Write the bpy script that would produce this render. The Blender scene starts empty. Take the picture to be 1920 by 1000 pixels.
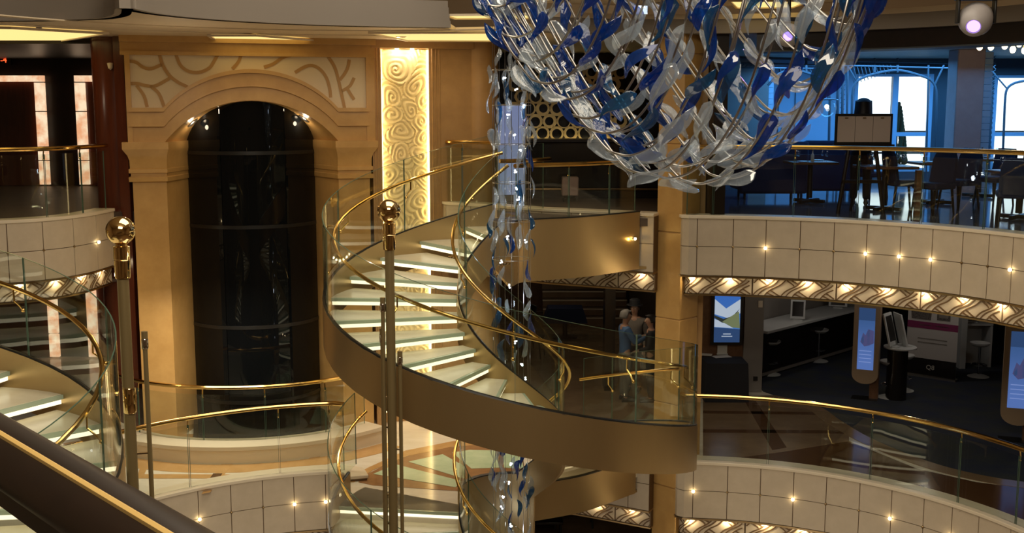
import bpy, bmesh, math, random
from mathutils import Vector, Matrix
random.seed(7)
R = math.radians; PI = math.pi
C = bpy.context.scene.collection
sc = bpy.context.scene

# ------------------------------------------------------------------ camera
EYE = 1.65; FPX = 2100.0; PITCH = math.atan(295/2100.0)
cd = bpy.data.cameras.new('camera'); cam = bpy.data.objects.new('camera', cd); C.objects.link(cam)
cd.sensor_width = 36; cd.lens = FPX/1920*36; cd.clip_start = .05; cd.clip_end = 500
cam.location = (0, 0, EYE); cam.rotation_euler = (PI/2-PITCH, 0, 0)
sc.camera = cam
_c, _s = math.cos(PITCH), math.sin(PITCH)
def ray(u, v):
    x = (u-960)/FPX; y = -(v-500)/FPX
    return Vector((x, _c+y*_s, -_s+y*_c))
def at(u, v, z):            # point of the horizontal plane z seen at a photo pixel
    d = ray(u, v); t = (z-EYE)/d.z
    return Vector((0, 0, EYE))+d*t
def ad(u, v, y):            # point at depth y
    d = ray(u, v); return Vector((0, 0, EYE))+d*(y/d.y)
def onp(u, v, p, n):        # point on a plane
    d = ray(u, v); o = Vector((0, 0, EYE)); return o+d*((p-o).dot(n)/d.dot(n))

# ------------------------------------------------------------------ world, exposure
w = bpy.data.worlds.new('world'); sc.world = w; w.use_nodes = True
bg = w.node_tree.nodes['Background']; bg.inputs[0].default_value = (.80, .90, 1, 1); bg.inputs[1].default_value = 2.2
sc.view_settings.view_transform = 'Standard'; sc.view_settings.look = 'None'
sc.view_settings.gamma = 1; sc.view_settings.use_curve_mapping = False
sc.view_settings.exposure = 0.0
cy = sc.cycles
cy.transparent_max_bounces = 32; cy.max_bounces = 8; cy.glossy_bounces = 5; cy.diffuse_bounces = 4
cy.sample_clamp_indirect = 3.0; cy.caustics_reflective = False; cy.caustics_refractive = False

# ------------------------------------------------------------------ large lamps and added fill lights
def area(name, loc, size, power, col, rot=(0, 0, 0), sy=None, spread=PI):
    l = bpy.data.lights.new(name, 'AREA'); l.energy = power; l.color = col
    l.size = size
    if sy: l.shape = 'RECTANGLE'; l.size_y = sy
    l.spread = spread
    o = bpy.data.objects.new(name, l); C.objects.link(o); o.location = loc; o.rotation_euler = rot
    return o
def point(name, loc, power, col, rad=.03):
    l = bpy.data.lights.new(name, 'POINT'); l.energy = power; l.color = col; l.shadow_soft_size = rad
    o = bpy.data.objects.new(name, l); C.objects.link(o); o.location = loc; return o
D6_ = -3.81; WARM = (1, .72, .40); WARM2 = (1, .80, .55); SOFT = (1, .87, .68); BLUE = (.10, .42, 1)
area('atrium_lamp', (0, 11, 7.2), 7, 560, SOFT)
area('lobby_lamp', (-4.0, 16.6, 2.66), 2.2, 8, WARM, sy=.6)
area('landing_lamp', (-.2, 18.0, 2.66), 2.2, 8, WARM, sy=.8)
for q in ((-4.6, 15.6, 1.9), (-1.7, 16.6, 1.9), (-8.2, 16.6, 1.8)): point('ceiling_fill', q, 7, WARM2, .02)  # added points without fittings, brighten the cream ceiling underside
area('front_fill', (0, 0.5, 6.2), 6, 620, SOFT, rot=(R(52), 0, 0), sy=3)  # unseen fill added above the camera for fascia tiles and stringers
area('deck_lamp_left', (-4.6, 16.9, -1.25), 1.6, 55, SOFT, sy=.6)
area('deck_lamp_stair', (-1.0, 17.8, -1.3), 1.2, 30, SOFT, sy=.6)
for q in ((5.2, 19.0), (7.4, 20.2), (9.2, 18.6), (8.4, 22.0), (5.6, 22.5)): point('deck_lamp_shop', (*q, -1.3), 9, (1, .90, .78), .04)
area('deck_lamp_middle', (1.6, 20.5, -1.3), 1.2, 9, WARM2, sy=1.2)
for q in ((.6, 26.5, -1.5), (1.6, 23.2, -1.4)): point('saloon_fill', q, 9, WARM2, .04)  # added fill points, lift the dark back of the saloon
area('window_blue', (9, 24.2, 2.6), 7, 300, BLUE, sy=1.2)
area('window_blue_low', (7.5, 20.5, 2.45), 7, 45, BLUE, sy=2.5)
area('low_deck_fill', (1.6, 19.2, D6_-1.2), 2, 26, WARM2)  # added fill under the slab so the lowest floor is not black
area('floor_bounce_fill', (0, 12.5, -7.5), 5, 110, SOFT, rot=(PI, 0, 0))  # added upward fill standing in for bounce off the lit floors below

# ------------------------------------------------------------------ materials
def mat(name, col=(.5, .5, .5), rough=.5, metal=0, emit=None, es=1, spec=.5, noise=None, bump=0, scale=8, stretch=None, trans=0, alpha=1):
    m = bpy.data.materials.new(name); m.use_nodes = True
    nt = m.node_tree; b = nt.nodes['Principled BSDF']
    b.inputs['Base Color'].default_value = (*col, 1); b.inputs['Roughness'].default_value = rough
    b.inputs['Metallic'].default_value = metal; b.inputs['Specular IOR Level'].default_value = spec
    if emit: b.inputs['Emission Color'].default_value = (*emit, 1); b.inputs['Emission Strength'].default_value = es
    if noise or bump:
        tc = nt.nodes.new('ShaderNodeTexCoord'); mp = nt.nodes.new('ShaderNodeMapping')
        nt.links.new(tc.outputs['Object'], mp.inputs[0])
        if stretch: mp.inputs['Scale'].default_value = stretch
        n = nt.nodes.new('ShaderNodeTexNoise'); n.inputs['Scale'].default_value = scale; n.inputs['Detail'].default_value = 5
        n.inputs['Roughness'].default_value = .6
        nt.links.new(mp.outputs[0], n.inputs['Vector'])
        if noise:
            r = nt.nodes.new('ShaderNodeValToRGB'); r.color_ramp.elements[0].position = .34; r.color_ramp.elements[1].position = .68
            r.color_ramp.elements[0].color = (*noise, 1); r.color_ramp.elements[1].color = (*col, 1)
            nt.links.new(n.outputs[0], r.inputs[0]); nt.links.new(r.outputs[0], b.inputs['Base Color'])
        if bump:
            bp = nt.nodes.new('ShaderNodeBump'); bp.inputs['Strength'].default_value = bump; bp.inputs['Distance'].default_value = .02
            nt.links.new(n.outputs[0], bp.inputs['Height']); nt.links.new(bp.outputs[0], b.inputs['Normal'])
    return m
def glassmat(name, tint, ior=1.45, rough=0.0, gloss=(1, 1, 1), diff=None, dmix=0):
    m = bpy.data.materials.new(name); m.use_nodes = True; nt = m.node_tree
    for n in list(nt.nodes):
        if n.type == 'BSDF_PRINCIPLED': nt.nodes.remove(n)
    out = nt.nodes['Material Output']
    t = nt.nodes.new('ShaderNodeBsdfTransparent'); t.inputs[0].default_value = (*tint, 1)
    g = nt.nodes.new('ShaderNodeBsdfGlossy'); g.inputs['Roughness'].default_value = rough; g.inputs[0].default_value = (*gloss, 1)
    lw = nt.nodes.new('ShaderNodeLayerWeight'); lw.inputs[0].default_value = .5
    pw = nt.nodes.new('ShaderNodeMath'); pw.operation = 'POWER'; pw.inputs[1].default_value = 4.5; nt.links.new(lw.outputs['Facing'], pw.inputs[0])
    f0 = ((ior-1)/(ior+1))**2
    fr = nt.nodes.new('ShaderNodeMath'); fr.operation = 'MULTIPLY_ADD'; fr.inputs[1].default_value = .85-f0; fr.inputs[2].default_value = f0; nt.links.new(pw.outputs[0], fr.inputs[0])
    mx = nt.nodes.new('ShaderNodeMixShader'); nt.links.new(fr.outputs[0], mx.inputs[0])
    base = t.outputs[0]
    if diff:
        d = nt.nodes.new('ShaderNodeBsdfTranslucent'); d.inputs[0].default_value = (*diff, 1)
        d2 = nt.nodes.new('ShaderNodeBsdfDiffuse'); d2.inputs[0].default_value = (*diff, 1)
        a = nt.nodes.new('ShaderNodeMixShader'); a.inputs[0].default_value = .5
        nt.links.new(d.outputs[0], a.inputs[1]); nt.links.new(d2.outputs[0], a.inputs[2])
        m2 = nt.nodes.new('ShaderNodeMixShader'); m2.inputs[0].default_value = dmix
        nt.links.new(base, m2.inputs[1]); nt.links.new(a.outputs[0], m2.inputs[2]); base = m2.outputs[0]
    nt.links.new(base, mx.inputs[1]); nt.links.new(g.outputs[0], mx.inputs[2]); nt.links.new(mx.outputs[0], out.inputs[0])
    return m
def lampmat(name, col, s): return mat(name, (0, 0, 0), .5, emit=col, es=s, spec=0)
M = dict(
 brass=mat('polished brass', (.90, .62, .22), .13, 1),
 brassd=mat('aged brass', (.42, .30, .16), .30, 1, noise=(.34, .24, .12), scale=3),
 bronze=mat('satin bronze', (.46, .33, .16), .36, .75, noise=(.42, .30, .145), scale=1.2, stretch=(1, 1, .3)),
 mirror=mat('mirror brass', (.95, .70, .34), .03, 1),
 steel=mat('brushed steel', (.50, .48, .45), .28, 1),
 chrome=mat('chrome', (.8, .8, .8), .08, 1),
 tile=mat('cream fascia tile', (.62, .52, .39), .38, noise=(.57, .475, .35), scale=6),
 grout=mat('brown joint metal', (.12, .065, .025), .5),
 cap=mat('cream stone cap', (.78, .68, .52), .3),
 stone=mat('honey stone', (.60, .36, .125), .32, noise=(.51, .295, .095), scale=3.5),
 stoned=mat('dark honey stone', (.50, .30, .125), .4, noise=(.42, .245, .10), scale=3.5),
 panel=mat('ivory panel', (.72, .60, .42), .5),
 inlay=mat('caramel inlay', (.44, .25, .08), .45),
 redwood=mat('red brown lacquer', (.115, .028, .012), .22, noise=(.085, .02, .01), scale=4, stretch=(4, 4, .4)),
 dark=mat('near black lacquer', (.012, .009, .008), .2),
 darkwood=mat('dark mahogany', (.016, .009, .006), .34, spec=.3, noise=(.011, .007, .005), scale=6, stretch=(1, 1, 1)),
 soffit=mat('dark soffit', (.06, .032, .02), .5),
 ceil=mat('cream ceiling', (.66, .54, .38), .55),
 ceilg=mat('grey beige plaster', (.235, .20, .165), .6),
 marble=mat('white marble', (.84, .78, .66), .14, noise=(.75, .68, .55), scale=2.5, stretch=(1, 3, 1)),
 tan=mat('tan marble', (.60, .36, .15), .16, noise=(.52, .30, .11), scale=5),
 choc=mat('chocolate marble', (.12, .055, .025), .12, noise=(.09, .04, .02), scale=5),
 brownf=mat('brown marble', (.25, .165, .10), .22, noise=(.18, .115, .07), scale=2),
 green=mat('pale green onyx', (.66, .80, .56), .15, noise=(.50, .66, .43), scale=2.6),
 tread=mat('cream tread stone', (.88, .82, .64), .25, noise=(.81, .74, .56), scale=5),
 nose=mat('green glass edge', (.52, .64, .50), .08, spec=.8),
 strip=lampmat('warm strip light', (1, .87, .56), 1.75),
 glass=glassmat('clear balustrade glass', (.93, .955, .93)),
 glasse=mat('glass green edge', (.10, .17, .12), .1, spec=.8),
 black=mat('black smoked glass', (.004, .005, .006), .02, spec=.28),
 blackf=mat('black metal', (.01, .01, .01), .35),
 blue=glassmat('cobalt glass', (.10, .32, .80), 1.75, .03, diff=(.012, .09, .40), dmix=.50),
 teal=glassmat('steel blue glass', (.22, .48, .72), 1.75, .03, diff=(.03, .15, .33), dmix=.45),
 clear=glassmat('frosted clear glass', (.90, .94, .97), 1.9, .06, diff=(.72, .83, .95), dmix=.24),
 strand=glassmat('strand wire', (.75, .8, .85), 1.6, .05),
 whitel=lampmat('white lamp', (1, .95, .85), 14),
 warml=lampmat('warm lamp', (1, .78, .42), 16),
 cove=lampmat('cove glow', (1, .72, .26), 1.25),
 starl=lampmat('cool star lamp', (.85, .92, 1), 18),
 purple=lampmat('violet lamp', (.44, .26, 1), 3.0),
 alab=mat('lit alabaster', (.0, .0, .0), .4, emit=(1, .60, .36), es=.80),
 relief=mat('plaster relief', (.90, .74, .40), .5),
 navy=mat('navy cloth', (.006, .015, .060), .75),
 black2=mat('black cloth', (.008, .008, .012), .8),
 carpet=mat('dark patterned carpet', (.036, .042, .038), .9, noise=(.014, .022, .055), scale=1.6),
 woodt=mat('walnut', (.20, .10, .05), .35, noise=(.13, .06, .03), scale=6, stretch=(1, 6, 1)),
 white=mat('white laminate', (.62, .64, .64), .4),
 grey=mat('grey panel', (.22, .20, .18), .5),
 bluew=mat('pale blue wall', (.34, .46, .58), .45),
 ironw=mat('grey iron', (.052, .062, .072), .5),
 mauve=mat('mauve stone', (.52, .38, .35), .5, noise=(.46, .33, .30), scale=4),
 brickw=mat('glazed brick', (.40, .52, .62), .25),
 shell=mat('shell wall', (.42, .30, .18), .7),
 restf=mat('dining floor', (.16, .17, .20), .08, noise=(.12, .125, .15), scale=3),
 lobby=mat('lobby floor', (.10, .075, .055), .45, noise=(.07, .05, .04), scale=3),
 skin=mat('skin', (.42, .24, .16), .55), hair=mat('dark hair', (.012, .009, .008), .5), hairg=mat('grey hair', (.16, .15, .14), .6),
 bluec=mat('blue sweater', (.06, .13, .27), .8), greyc=mat('grey shirt', (.17, .15, .13), .8), blackc=mat('black jacket', (.010, .010, .013), .7), khaki=mat('grey trousers', (.13, .12, .10), .8),
 paper=mat('paper', (.62, .60, .55), .6), board=mat('menu board paper', (.62, .50, .42), .6),
 gold=mat('gold plate', (.72, .55, .26), .30, .7),
 sea=mat('sea', (.50, .62, .70), .5), leafg=mat('cypress green', (.035, .12, .07), .7, bump=.4, scale=20), plum=mat('plum print', (.22, .02, .10), .6), photo=mat('dark photo print', (.05, .04, .04), .5, noise=(.16, .14, .13), scale=30),
 board2=mat('banner white', (.55, .53, .52), .6), kio=mat('kiosk taupe laminate', (.40, .29, .19), .4),
 choct=mat('russet marble', (.36, .19, .085), .14, noise=(.30, .15, .065), scale=5), tand=mat('dull tan marble', (.26, .17, .10), .16), lips=mat('lips', (.30, .12, .09), .6),
 polem=mat('olive brass pole', (.31, .235, .11), .38, .5),
 metalw=mat('lamp housing', (.45, .42, .42), .4),
)
_m = M['alab']; _n = _m.node_tree.nodes; _t = _n.new('ShaderNodeTexNoise'); _t.inputs['Scale'].default_value = 5; _t.inputs['Detail'].default_value = 6
_r = _n.new('ShaderNodeValToRGB'); _r.color_ramp.elements[0].color = (.85, .40, .20, 1); _r.color_ramp.elements[1].color = (1, .78, .52, 1); _r.color_ramp.elements[0].position = .35; _r.color_ramp.elements[1].position = .62
_c2 = _n.new('ShaderNodeTexCoord'); _l = _m.node_tree.links; _l.new(_c2.outputs['Object'], _t.inputs['Vector']); _l.new(_t.outputs[0], _r.inputs[0]); _l.new(_r.outputs[0], _n['Principled BSDF'].inputs['Emission Color'])
_n['Principled BSDF'].inputs['Emission Strength'].default_value = 1.0
def screenmat(name, top, bot, s):
    m = bpy.data.materials.new(name); m.use_nodes = True; nt = m.node_tree; b = nt.nodes['Principled BSDF']
    tc = nt.nodes.new('ShaderNodeTexCoord'); sx = nt.nodes.new('ShaderNodeSeparateXYZ'); nt.links.new(tc.outputs['Generated'], sx.inputs[0])
    r = nt.nodes.new('ShaderNodeValToRGB'); r.color_ramp.elements[0].color = (*bot, 1); r.color_ramp.elements[1].color = (*top, 1)
    r.color_ramp.elements[0].position = .15; r.color_ramp.elements[1].position = .9
    nt.links.new(sx.outputs[2], r.inputs[0]); nt.links.new(r.outputs[0], b.inputs['Emission Color'])
    b.inputs['Emission Strength'].default_value = s; b.inputs['Base Color'].default_value = (.01, .01, .02, 1); b.inputs['Roughness'].default_value = .2
    return m

# ------------------------------------------------------------------ mesh builder
W = {}                      # world offset of every thing (empties)
class MB:
    def __init__(s): s.v = []; s.f = []
    def add(s, vs, fs):
        o = len(s.v); s.v += [Vector(p) for p in vs]; s.f += [tuple(i+o for i in f) for f in fs]; return s
    def box(s, c, d, m=None):
        x, y, z = (k/2 for k in d); c = Vector(c)
        p = [Vector(q) for q in ((-x,-y,-z),(x,-y,-z),(x,y,-z),(-x,y,-z),(-x,-y,z),(x,-y,z),(x,y,z),(-x,y,z))]
        if m is not None: p = [m @ q for q in p]
        return s.add([c+q for q in p], [(0,3,2,1),(4,5,6,7),(0,1,5,4),(1,2,6,5),(2,3,7,6),(3,0,4,7)])
    def loft(s, secs, caps=True, ring=False):
        n = len(secs[0]); o = len(s.v)
        for q in secs: s.v += [Vector(p) for p in q]
        L = len(secs)
        for i in range(L if ring else L-1):
            a = o+i*n; b = o+((i+1) % L)*n
            for j in range(n):
                k = (j+1) % n; s.f.append((a+j, a+k, b+k, b+j))
        if caps and not ring:
            s.f.append(tuple(o+j for j in reversed(range(n)))); s.f.append(tuple(o+(L-1)*n+j for j in range(n)))
        return s
    def tube(s, path, r, n=8, ring=False, flat=1.0):
        P = [Vector(p) for p in path]; L = len(P); secs = []; up = None
        for i, p in enumerate(P):
            a = P[i-1] if (i > 0 or ring) else p; b = P[(i+1) % L] if (i < L-1 or ring) else p
            t = (b-a)
            if t.length < 1e-9: t = Vector((0, 0, 1))
            t.normalize()
            if up is None:
                up = Vector((0, 0, 1)) if abs(t.z) < .9 else Vector((1, 0, 0))
            x = up-t*up.dot(t)
            if x.length < 1e-4: x = t.orthogonal()
            x.normalize(); up = x; y = t.cross(x)
            rr = r[i] if isinstance(r, (list, tuple)) else r
            secs.append([p+(x*math.cos(2*PI*k/n)+y*math.sin(2*PI*k/n)*flat)*rr for k in range(n)])
        return s.loft(secs, True, ring)
    def lathe(s, prof, c=(0, 0, 0), n=20, m=None):
        c = Vector(c); secs = []
        for k in range(n):
            a = 2*PI*k/n; q = [Vector((r*math.cos(a), r*math.sin(a), z)) for r, z in prof]
            if m is not None: q = [m @ p for p in q]
            secs.append([c+p for p in q])
        o = len(s.v); npf = len(prof)
        for q in secs: s.v += q
        for i in range(n):
            a = o+i*npf; b = o+((i+1) % n)*npf
            for j in range(npf-1): s.f.append((a+j, b+j, b+j+1, a+j+1))
        for j in (0, npf-1):
            if prof[j][0] > 1e-6:
                fc = [o+i*npf+j for i in range(n)]; s.f.append(tuple(fc if j else reversed(fc)))
        return s
    def ball(s, c, r, n=14, k=9, sc=(1, 1, 1), m=None):
        prof = [(max(0, math.sin(PI*i/k))*r, -math.cos(PI*i/k)*r) for i in range(k+1)]
        o = len(s.v); s.lathe(prof, (0, 0, 0), n)
        for i in range(o, len(s.v)):
            p = s.v[i]; p = Vector((p.x*sc[0], p.y*sc[1], p.z*sc[2]))
            if m is not None: p = m @ p
            s.v[i] = p+Vector(c)
        return s
    def prism(s, poly, z0, z1):
        n = len(poly); A = sum(poly[i][0]*poly[(i+1) % n][1]-poly[(i+1) % n][0]*poly[i][1] for i in range(n))
        if A < 0: poly = list(reversed(poly))
        vs = [(p[0], p[1], z0) for p in poly]+[(p[0], p[1], z1) for p in poly]
        fs = [tuple(reversed(range(n))), tuple(range(n, 2*n))]+[(i, (i+1) % n, n+(i+1) % n, n+i) for i in range(n)]
        return s.add(vs, fs)
    def slab(s, poly, nrm, th):             # planar polygon in space pushed along nrm
        n = len(poly); nrm = Vector(nrm)*th
        vs = [Vector(p) for p in poly]+[Vector(p)+nrm for p in poly]
        fs = [tuple(reversed(range(n))), tuple(range(n, 2*n))]+[(i, (i+1) % n, n+(i+1) % n, n+i) for i in range(n)]
        return s.add(vs, fs)
    def build(s, name, m, parent=None, flat=False, bevel=0, off=None):
        o0 = off if off is not None else W.get(parent.name, Vector()) if parent else Vector()
        me = bpy.data.meshes.new(name); me.from_pydata([p-o0 for p in s.v], [], s.f)
        me.materials.append(M[m] if isinstance(m, str) else m)
        bm = bmesh.new(); bm.from_mesh(me); bmesh.ops.recalc_face_normals(bm, faces=bm.faces); bm.to_mesh(me); bm.free()
        if not flat: me.shade_smooth(); me.set_sharp_from_angle(angle=.55)
        o = bpy.data.objects.new(name, me); C.objects.link(o)
        if parent: o.parent = parent; W[o.name] = o0
        if bevel:
            b = o.modifiers.new('bevel', 'BEVEL'); b.width = bevel; b.segments = 2; b.limit_method = 'ANGLE'
        return o
def thing(name, label=None, cat=None, loc=(0, 0, 0), group=None, kind=None):
    o = bpy.data.objects.new(name, None); C.objects.link(o); o.location = loc; W[o.name] = Vector(loc)
    o.empty_display_size = .1
    tag(o, label, cat, group, kind); return o
def tag(o, label=None, cat=None, group=None, kind=None):
    if label: o['label'] = label
    if cat: o['category'] = cat
    if group: o['group'] = group
    if kind: o['kind'] = kind
    return o
def dup(root, loc, rz=None, label=None, group=None):
    r = root.copy(); C.objects.link(r); r.location = loc
    if rz is not None: r.rotation_euler = (0, 0, rz)
    if label: r['label'] = label
    if group: r['group'] = group
    for ch in root.children:
        c = ch.copy(); C.objects.link(c); c.parent = r
        for g in ch.children:
            d = g.copy(); C.objects.link(d); d.parent = c
    return r
def share(o, name, loc=None, rot=None, parent=None, scale=None):
    c = bpy.data.objects.new(name, o.data); C.objects.link(c)
    if loc is not None: c.location = loc
    if rot is not None: c.rotation_euler = rot
    if scale is not None: c.scale = (scale,)*3 if not hasattr(scale, '__len__') else scale
    if parent: c.parent = parent; W[c.name] = W.get(parent.name, Vector())
    return c
def struct(o): o['kind'] = 'structure'; return o

# plan curves ---------------------------------------------------------
def arc(cx, cy, r, a0, a1, n=24): return [Vector((cx+r*math.cos(R(a0+(a1-a0)*i/n)), cy+r*math.sin(R(a0+(a1-a0)*i/n)))) for i in range(n+1)]
def crom(pts, k=8):
    P = [Vector(p) for p in pts]; P = [P[0]*2-P[1]]+P+[P[-1]*2-P[-2]]; out = []
    for i in range(1, len(P)-2):
        a, b, c, d = P[i-1:i+3]
        for j in range(k):
            t = j/k; out.append(.5*((2*b)+(c-a)*t+(2*a-5*b+4*c-d)*t*t+(3*b-3*c+d-a)*t**3))
    out.append(P[-2]); return out
class Curve:                 # arclength curve in plan; side=+1: the atrium lies on the left hand
    def __init__(s, pts, side=1):
        s.p = [Vector(q[:2]) for q in pts]; s.l = [0]; s.side = side
        for a, b in zip(s.p, s.p[1:]): s.l.append(s.l[-1]+(b-a).length)
        s.L = s.l[-1]
    def at(s, d, off=0):
        d = max(0, min(s.L, d)); i = 0
        while i < len(s.l)-2 and s.l[i+1] < d: i += 1
        a, b = s.p[i], s.p[i+1]; t = (d-s.l[i])/max(1e-9, s.l[i+1]-s.l[i])
        i0, i1 = max(0, i-1), min(len(s.p)-1, i+2)
        ta = (s.p[i+1]-s.p[i0]).normalized(); tb = (s.p[i1]-s.p[i]).normalized(); tg = (ta*(1-t)+tb*t).normalized()
        n = Vector((-tg.y, tg.x))*s.side
        return a.lerp(b, t)+n*off
    def pts(s, off=0, d0=0, d1=None, step=.12):
        d1 = s.L if d1 is None else d1; n = max(1, int(math.ceil((d1-d0)/step)))
        return [s.at(d0+(d1-d0)*i/n, off) for i in range(n+1)]
    def wall(s, mb, o0, o1, z0, z1, d0=0, d1=None, step=.12):
        a = s.pts(o0, d0, d1, step); b = s.pts(o1, d0, d1, step)
        return mb.loft([[(p.x, p.y, z0), (q.x, q.y, z0), (q.x, q.y, z1), (p.x, p.y, z1)] for p, q in zip(a, b)])
    def near(s, u, v, z):        # arclength whose photo column is closest to u
        best = min(range(0, 1001), key=lambda i: abs(px(Vector((*s.at(s.L*i/1000), z)))[0]-u)); return s.L*best/1000
def px(P):
    d = P-Vector((0, 0, EYE)); dep = d.y*_c-d.z*_s; up = d.y*_s+d.z*_c
    return 960+FPX*d.x/dep, 500-FPX*up/dep
H = 3.81; D6 = -H

# ------------------------------------------------------------------ balconies
def wave_lines():
    L = []
    def S(x0, y0, x1, y1, k=.5, n=9):
        return [(x0+(x1-x0)*i/n, y0+(y1-y0)*((i/n)*(1-k)+k*(3*(i/n)**2-2*(i/n)**3))) for i in range(n+1)]
    P = .40
    for k in range(-1, 3):
        b = k*P
        for q in (0, .07, .165): L.append(S(b+q, 0, b+.30+q, 1, -.8, 10))
        for x0, y0, x1, y1 in ((.475, 1, .585, .64), (.545, 1, .645, .74), (.235, .33, .385, 0), (.185, .17, .295, 0)): L.append(S(b+x0, y0, b+x1, y1, -.6 if y0 == 1 else .6, 6))
    return L
WAVE = wave_lines()
def balcony(crv, z, tilew=.515, lamps=(), band=True, bandlamps=True, tiles=True, first=0, lamp_d=None, pw=1.2, d_end=None, lampp=2.2, joints=None):
    t = thing('balcony_fascia', kind='structure')
    L = d_end or crv.L
    mb = MB(); crv.wall(mb, -.30, -.012, z-.83, z+.03); mb.build('backing', 'grout', t)
    mb = MB(); crv.wall(mb, -.32, .02, z+.03, z+.08); mb.build('cap', 'cap', t, bevel=.008)
    n = max(1, int((L-first)/tilew)+1)
    edges = ([0, first] if first else [0])+[first+tilew*(i+1) for i in range(n)]
    if joints:
        edges = [0]+sorted(crv.near(u, 0, z-.39) for u in joints)
        while edges[-1]+tilew < L: edges.append(edges[-1]+tilew)
    edges = [e for e in edges if e < L]+[L]
    for a, b in zip(edges, edges[1:]):
        if b-a < .03: continue
        for z0, z1 in ((z-.385, z+.028), (z-.825, z-.395)):
            m = MB(); crv.wall(m, -.02, .0, z0, z1, a+.006, b-.006, .13); m.build('tile', 'tile', t)
    studs = MB()
    for e in edges[1:-1]:
        p = crv.at(e, .004); studs.ball((p.x, p.y, z-.39), .020, 8, 5)
    if len(edges) > 2: tag(studs.build('joint_studs', 'brassd', t), kind='stuff')
    for i in lamps:
        d = edges[i] if i < len(edges)-1 else L*.9
        p = crv.at(d, .03); m = MB(); m.ball((p.x, p.y, z-.39), .024, 10, 6); m.build('star_lamp', 'warml', t)
    mb = MB(); crv.wall(mb, -.6, .01, z-.86, z-.83); mb.build('lip', 'brassd', t)
    if band:
        mb = MB(); crv.wall(mb, -.6, -.10, z-1.13, z-.86); mb.build('band_backing', 'grout', t)
        k = 0; d = 0
        while d < L-.1:
            e = min(L, d+pw)
            m = MB(); crv.wall(m, -.10, -.085, z-1.115, z-.865, d+.012, e-.012); wp = m.build('wave_panel', 'tile', t)
            r = MB()
            for ln in WAVE:
                a = []; bb = []
                pts = [(x, y) for x, y in ln if .0 <= x <= 1.17]
                if len(pts) < 3: continue
                prev = None
                for i, (x, y) in enumerate(pts):
                    x0, y0 = pts[max(0, i-1)]; x1, y1 = pts[min(len(pts)-1, i+1)]
                    tx, ty = x1-x0, (y1-y0)*.25; l = math.hypot(tx, ty); nx, ny = -ty/l*.0095, tx/l*.0095/.25
                    sec = []
                    for sg, of in ((1, -.086), (1, -.077), (-1, -.077), (-1, -.086)):
                        dd = d+.015+(x+nx*sg)*(pw-.03)/1.17; yy = min(1, max(0, y+ny*sg))
                        if dd > e-.012: dd = e-.012
                        p = crv.at(dd, of); sec.append((p.x, p.y, z-1.115+.25*yy))
                    a.append(sec)
                if a[0][0] != a[-1][0]: r.loft(a)
            tag(r.build('wave_inlay', 'grout', wp), kind='stuff')
            d = e; k += 1
        mb = MB(); crv.wall(mb, -.6, -.075, z-1.15, z-1.125); mb.build('band_lip', 'brassd', t)
        if bandlamps:
            for dd in (lamp_d or [first*.5+.1+.56*i for i in range(int(L/.56)+1)]):
                if dd > L: continue
                p = crv.at(dd, -.045)
                m = MB(); m.lathe([(0, -.012), (.03, -.012), (.036, 0), (0, 0)], (p.x, p.y, z-.86), 12); m.build('band_lamp', 'warml', t)
                q = crv.at(dd, -.03); point('band_light', (q.x, q.y, z-.90), lampp, (1, .80, .48), .02)
    return t
def balustrade(crv, z, label, panel=1.35, rail=1.10, off=-.10, d0=0, d1=None, glass0=.08, gtop=1.0, breaks=None, railoff=.0, bracket=True):
    t = thing('balustrade', label, 'railing', loc=(*crv.at(crv.L/2), z+.08))
    d1 = crv.L if d1 is None else d1
    br = breaks or [d0+(d1-d0)*i/max(1, round((d1-d0)/panel)) for i in range(max(1, round((d1-d0)/panel))+1)]
    for a, b in zip(br, br[1:]):
        m = MB(); crv.wall(m, off-.007, off+.007, z+glass0, z+gtop, a+.008, b-.008); g = m.build('glass_panel', 'glass', t)
        for q in (a+.010, b-.010):
            e = MB(); crv.wall(e, off-.0072, off+.0072, z+glass0, z+gtop, q-.002, q+.002); e.build('glass_edge', 'glasse', g)
    m = MB(); m.tube([(p.x, p.y, z+rail) for p in crv.pts(off+railoff, d0, d1)], .034, 10, flat=1.25); m.build('handrail', 'brass', t)
    if bracket:
        for q in br[1:-1] if len(br) > 2 else br:
            m = MB(); p = crv.at(q, off-.012); p2 = crv.at(q, off+railoff)
            m.tube([(p.x, p.y, z+rail-.16), (p.x, p.y, z+rail-.09), (p2.x, p2.y, z+rail-.03)], .010, 6)
            m.ball((p.x, p.y, z+rail-.16), .016, 8, 6); m.build('bracket', 'brass', t)
    return t

# plan lines: the right lobe, the left lobe, the landing side, the far left balcony
right_pts = [Vector((2.54, 16.90)), Vector((2.56, 16.78)), Vector((2.66, 16.69))]+arc(2.49, 12.33, 4.36, 86, -25, 44)
c_right7 = Curve(right_pts, -1)
c_right6 = c_right7
left6 = arc(-2.08, 12.18, 4.10, 182, 98.5, 30)+[Vector((-2.50, 16.18)), Vector((-2.44, 15.95))]
c_left6 = Curve(left6, -1)
mid_pts = [Vector((-1.20, 19.36)), Vector((-1.16, 19.16)), Vector((-.95, 19.0)), Vector((-.55, 18.74)), Vector((.35, 17.93)), Vector((1.18, 17.50)), Vector((2.16, 16.97))]
c_mid7 = Curve(crom(mid_pts, 6), -1)
far_pts = [Vector((-10.5, 15.2)), Vector((-8.6, 15.45)), Vector((-7.3, 15.90)), Vector((-6.75, 16.35)), Vector((-6.47, 17.0)), Vector((-6.38, 17.9))]
c_far7 = Curve(crom(far_pts, 6), -1)
c_land = Curve(crom([Vector((.02, 15.34)), Vector((.19, 15.72)), Vector((1.08, 16.20)), Vector((1.95, 17.02))], 8), -1)

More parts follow.
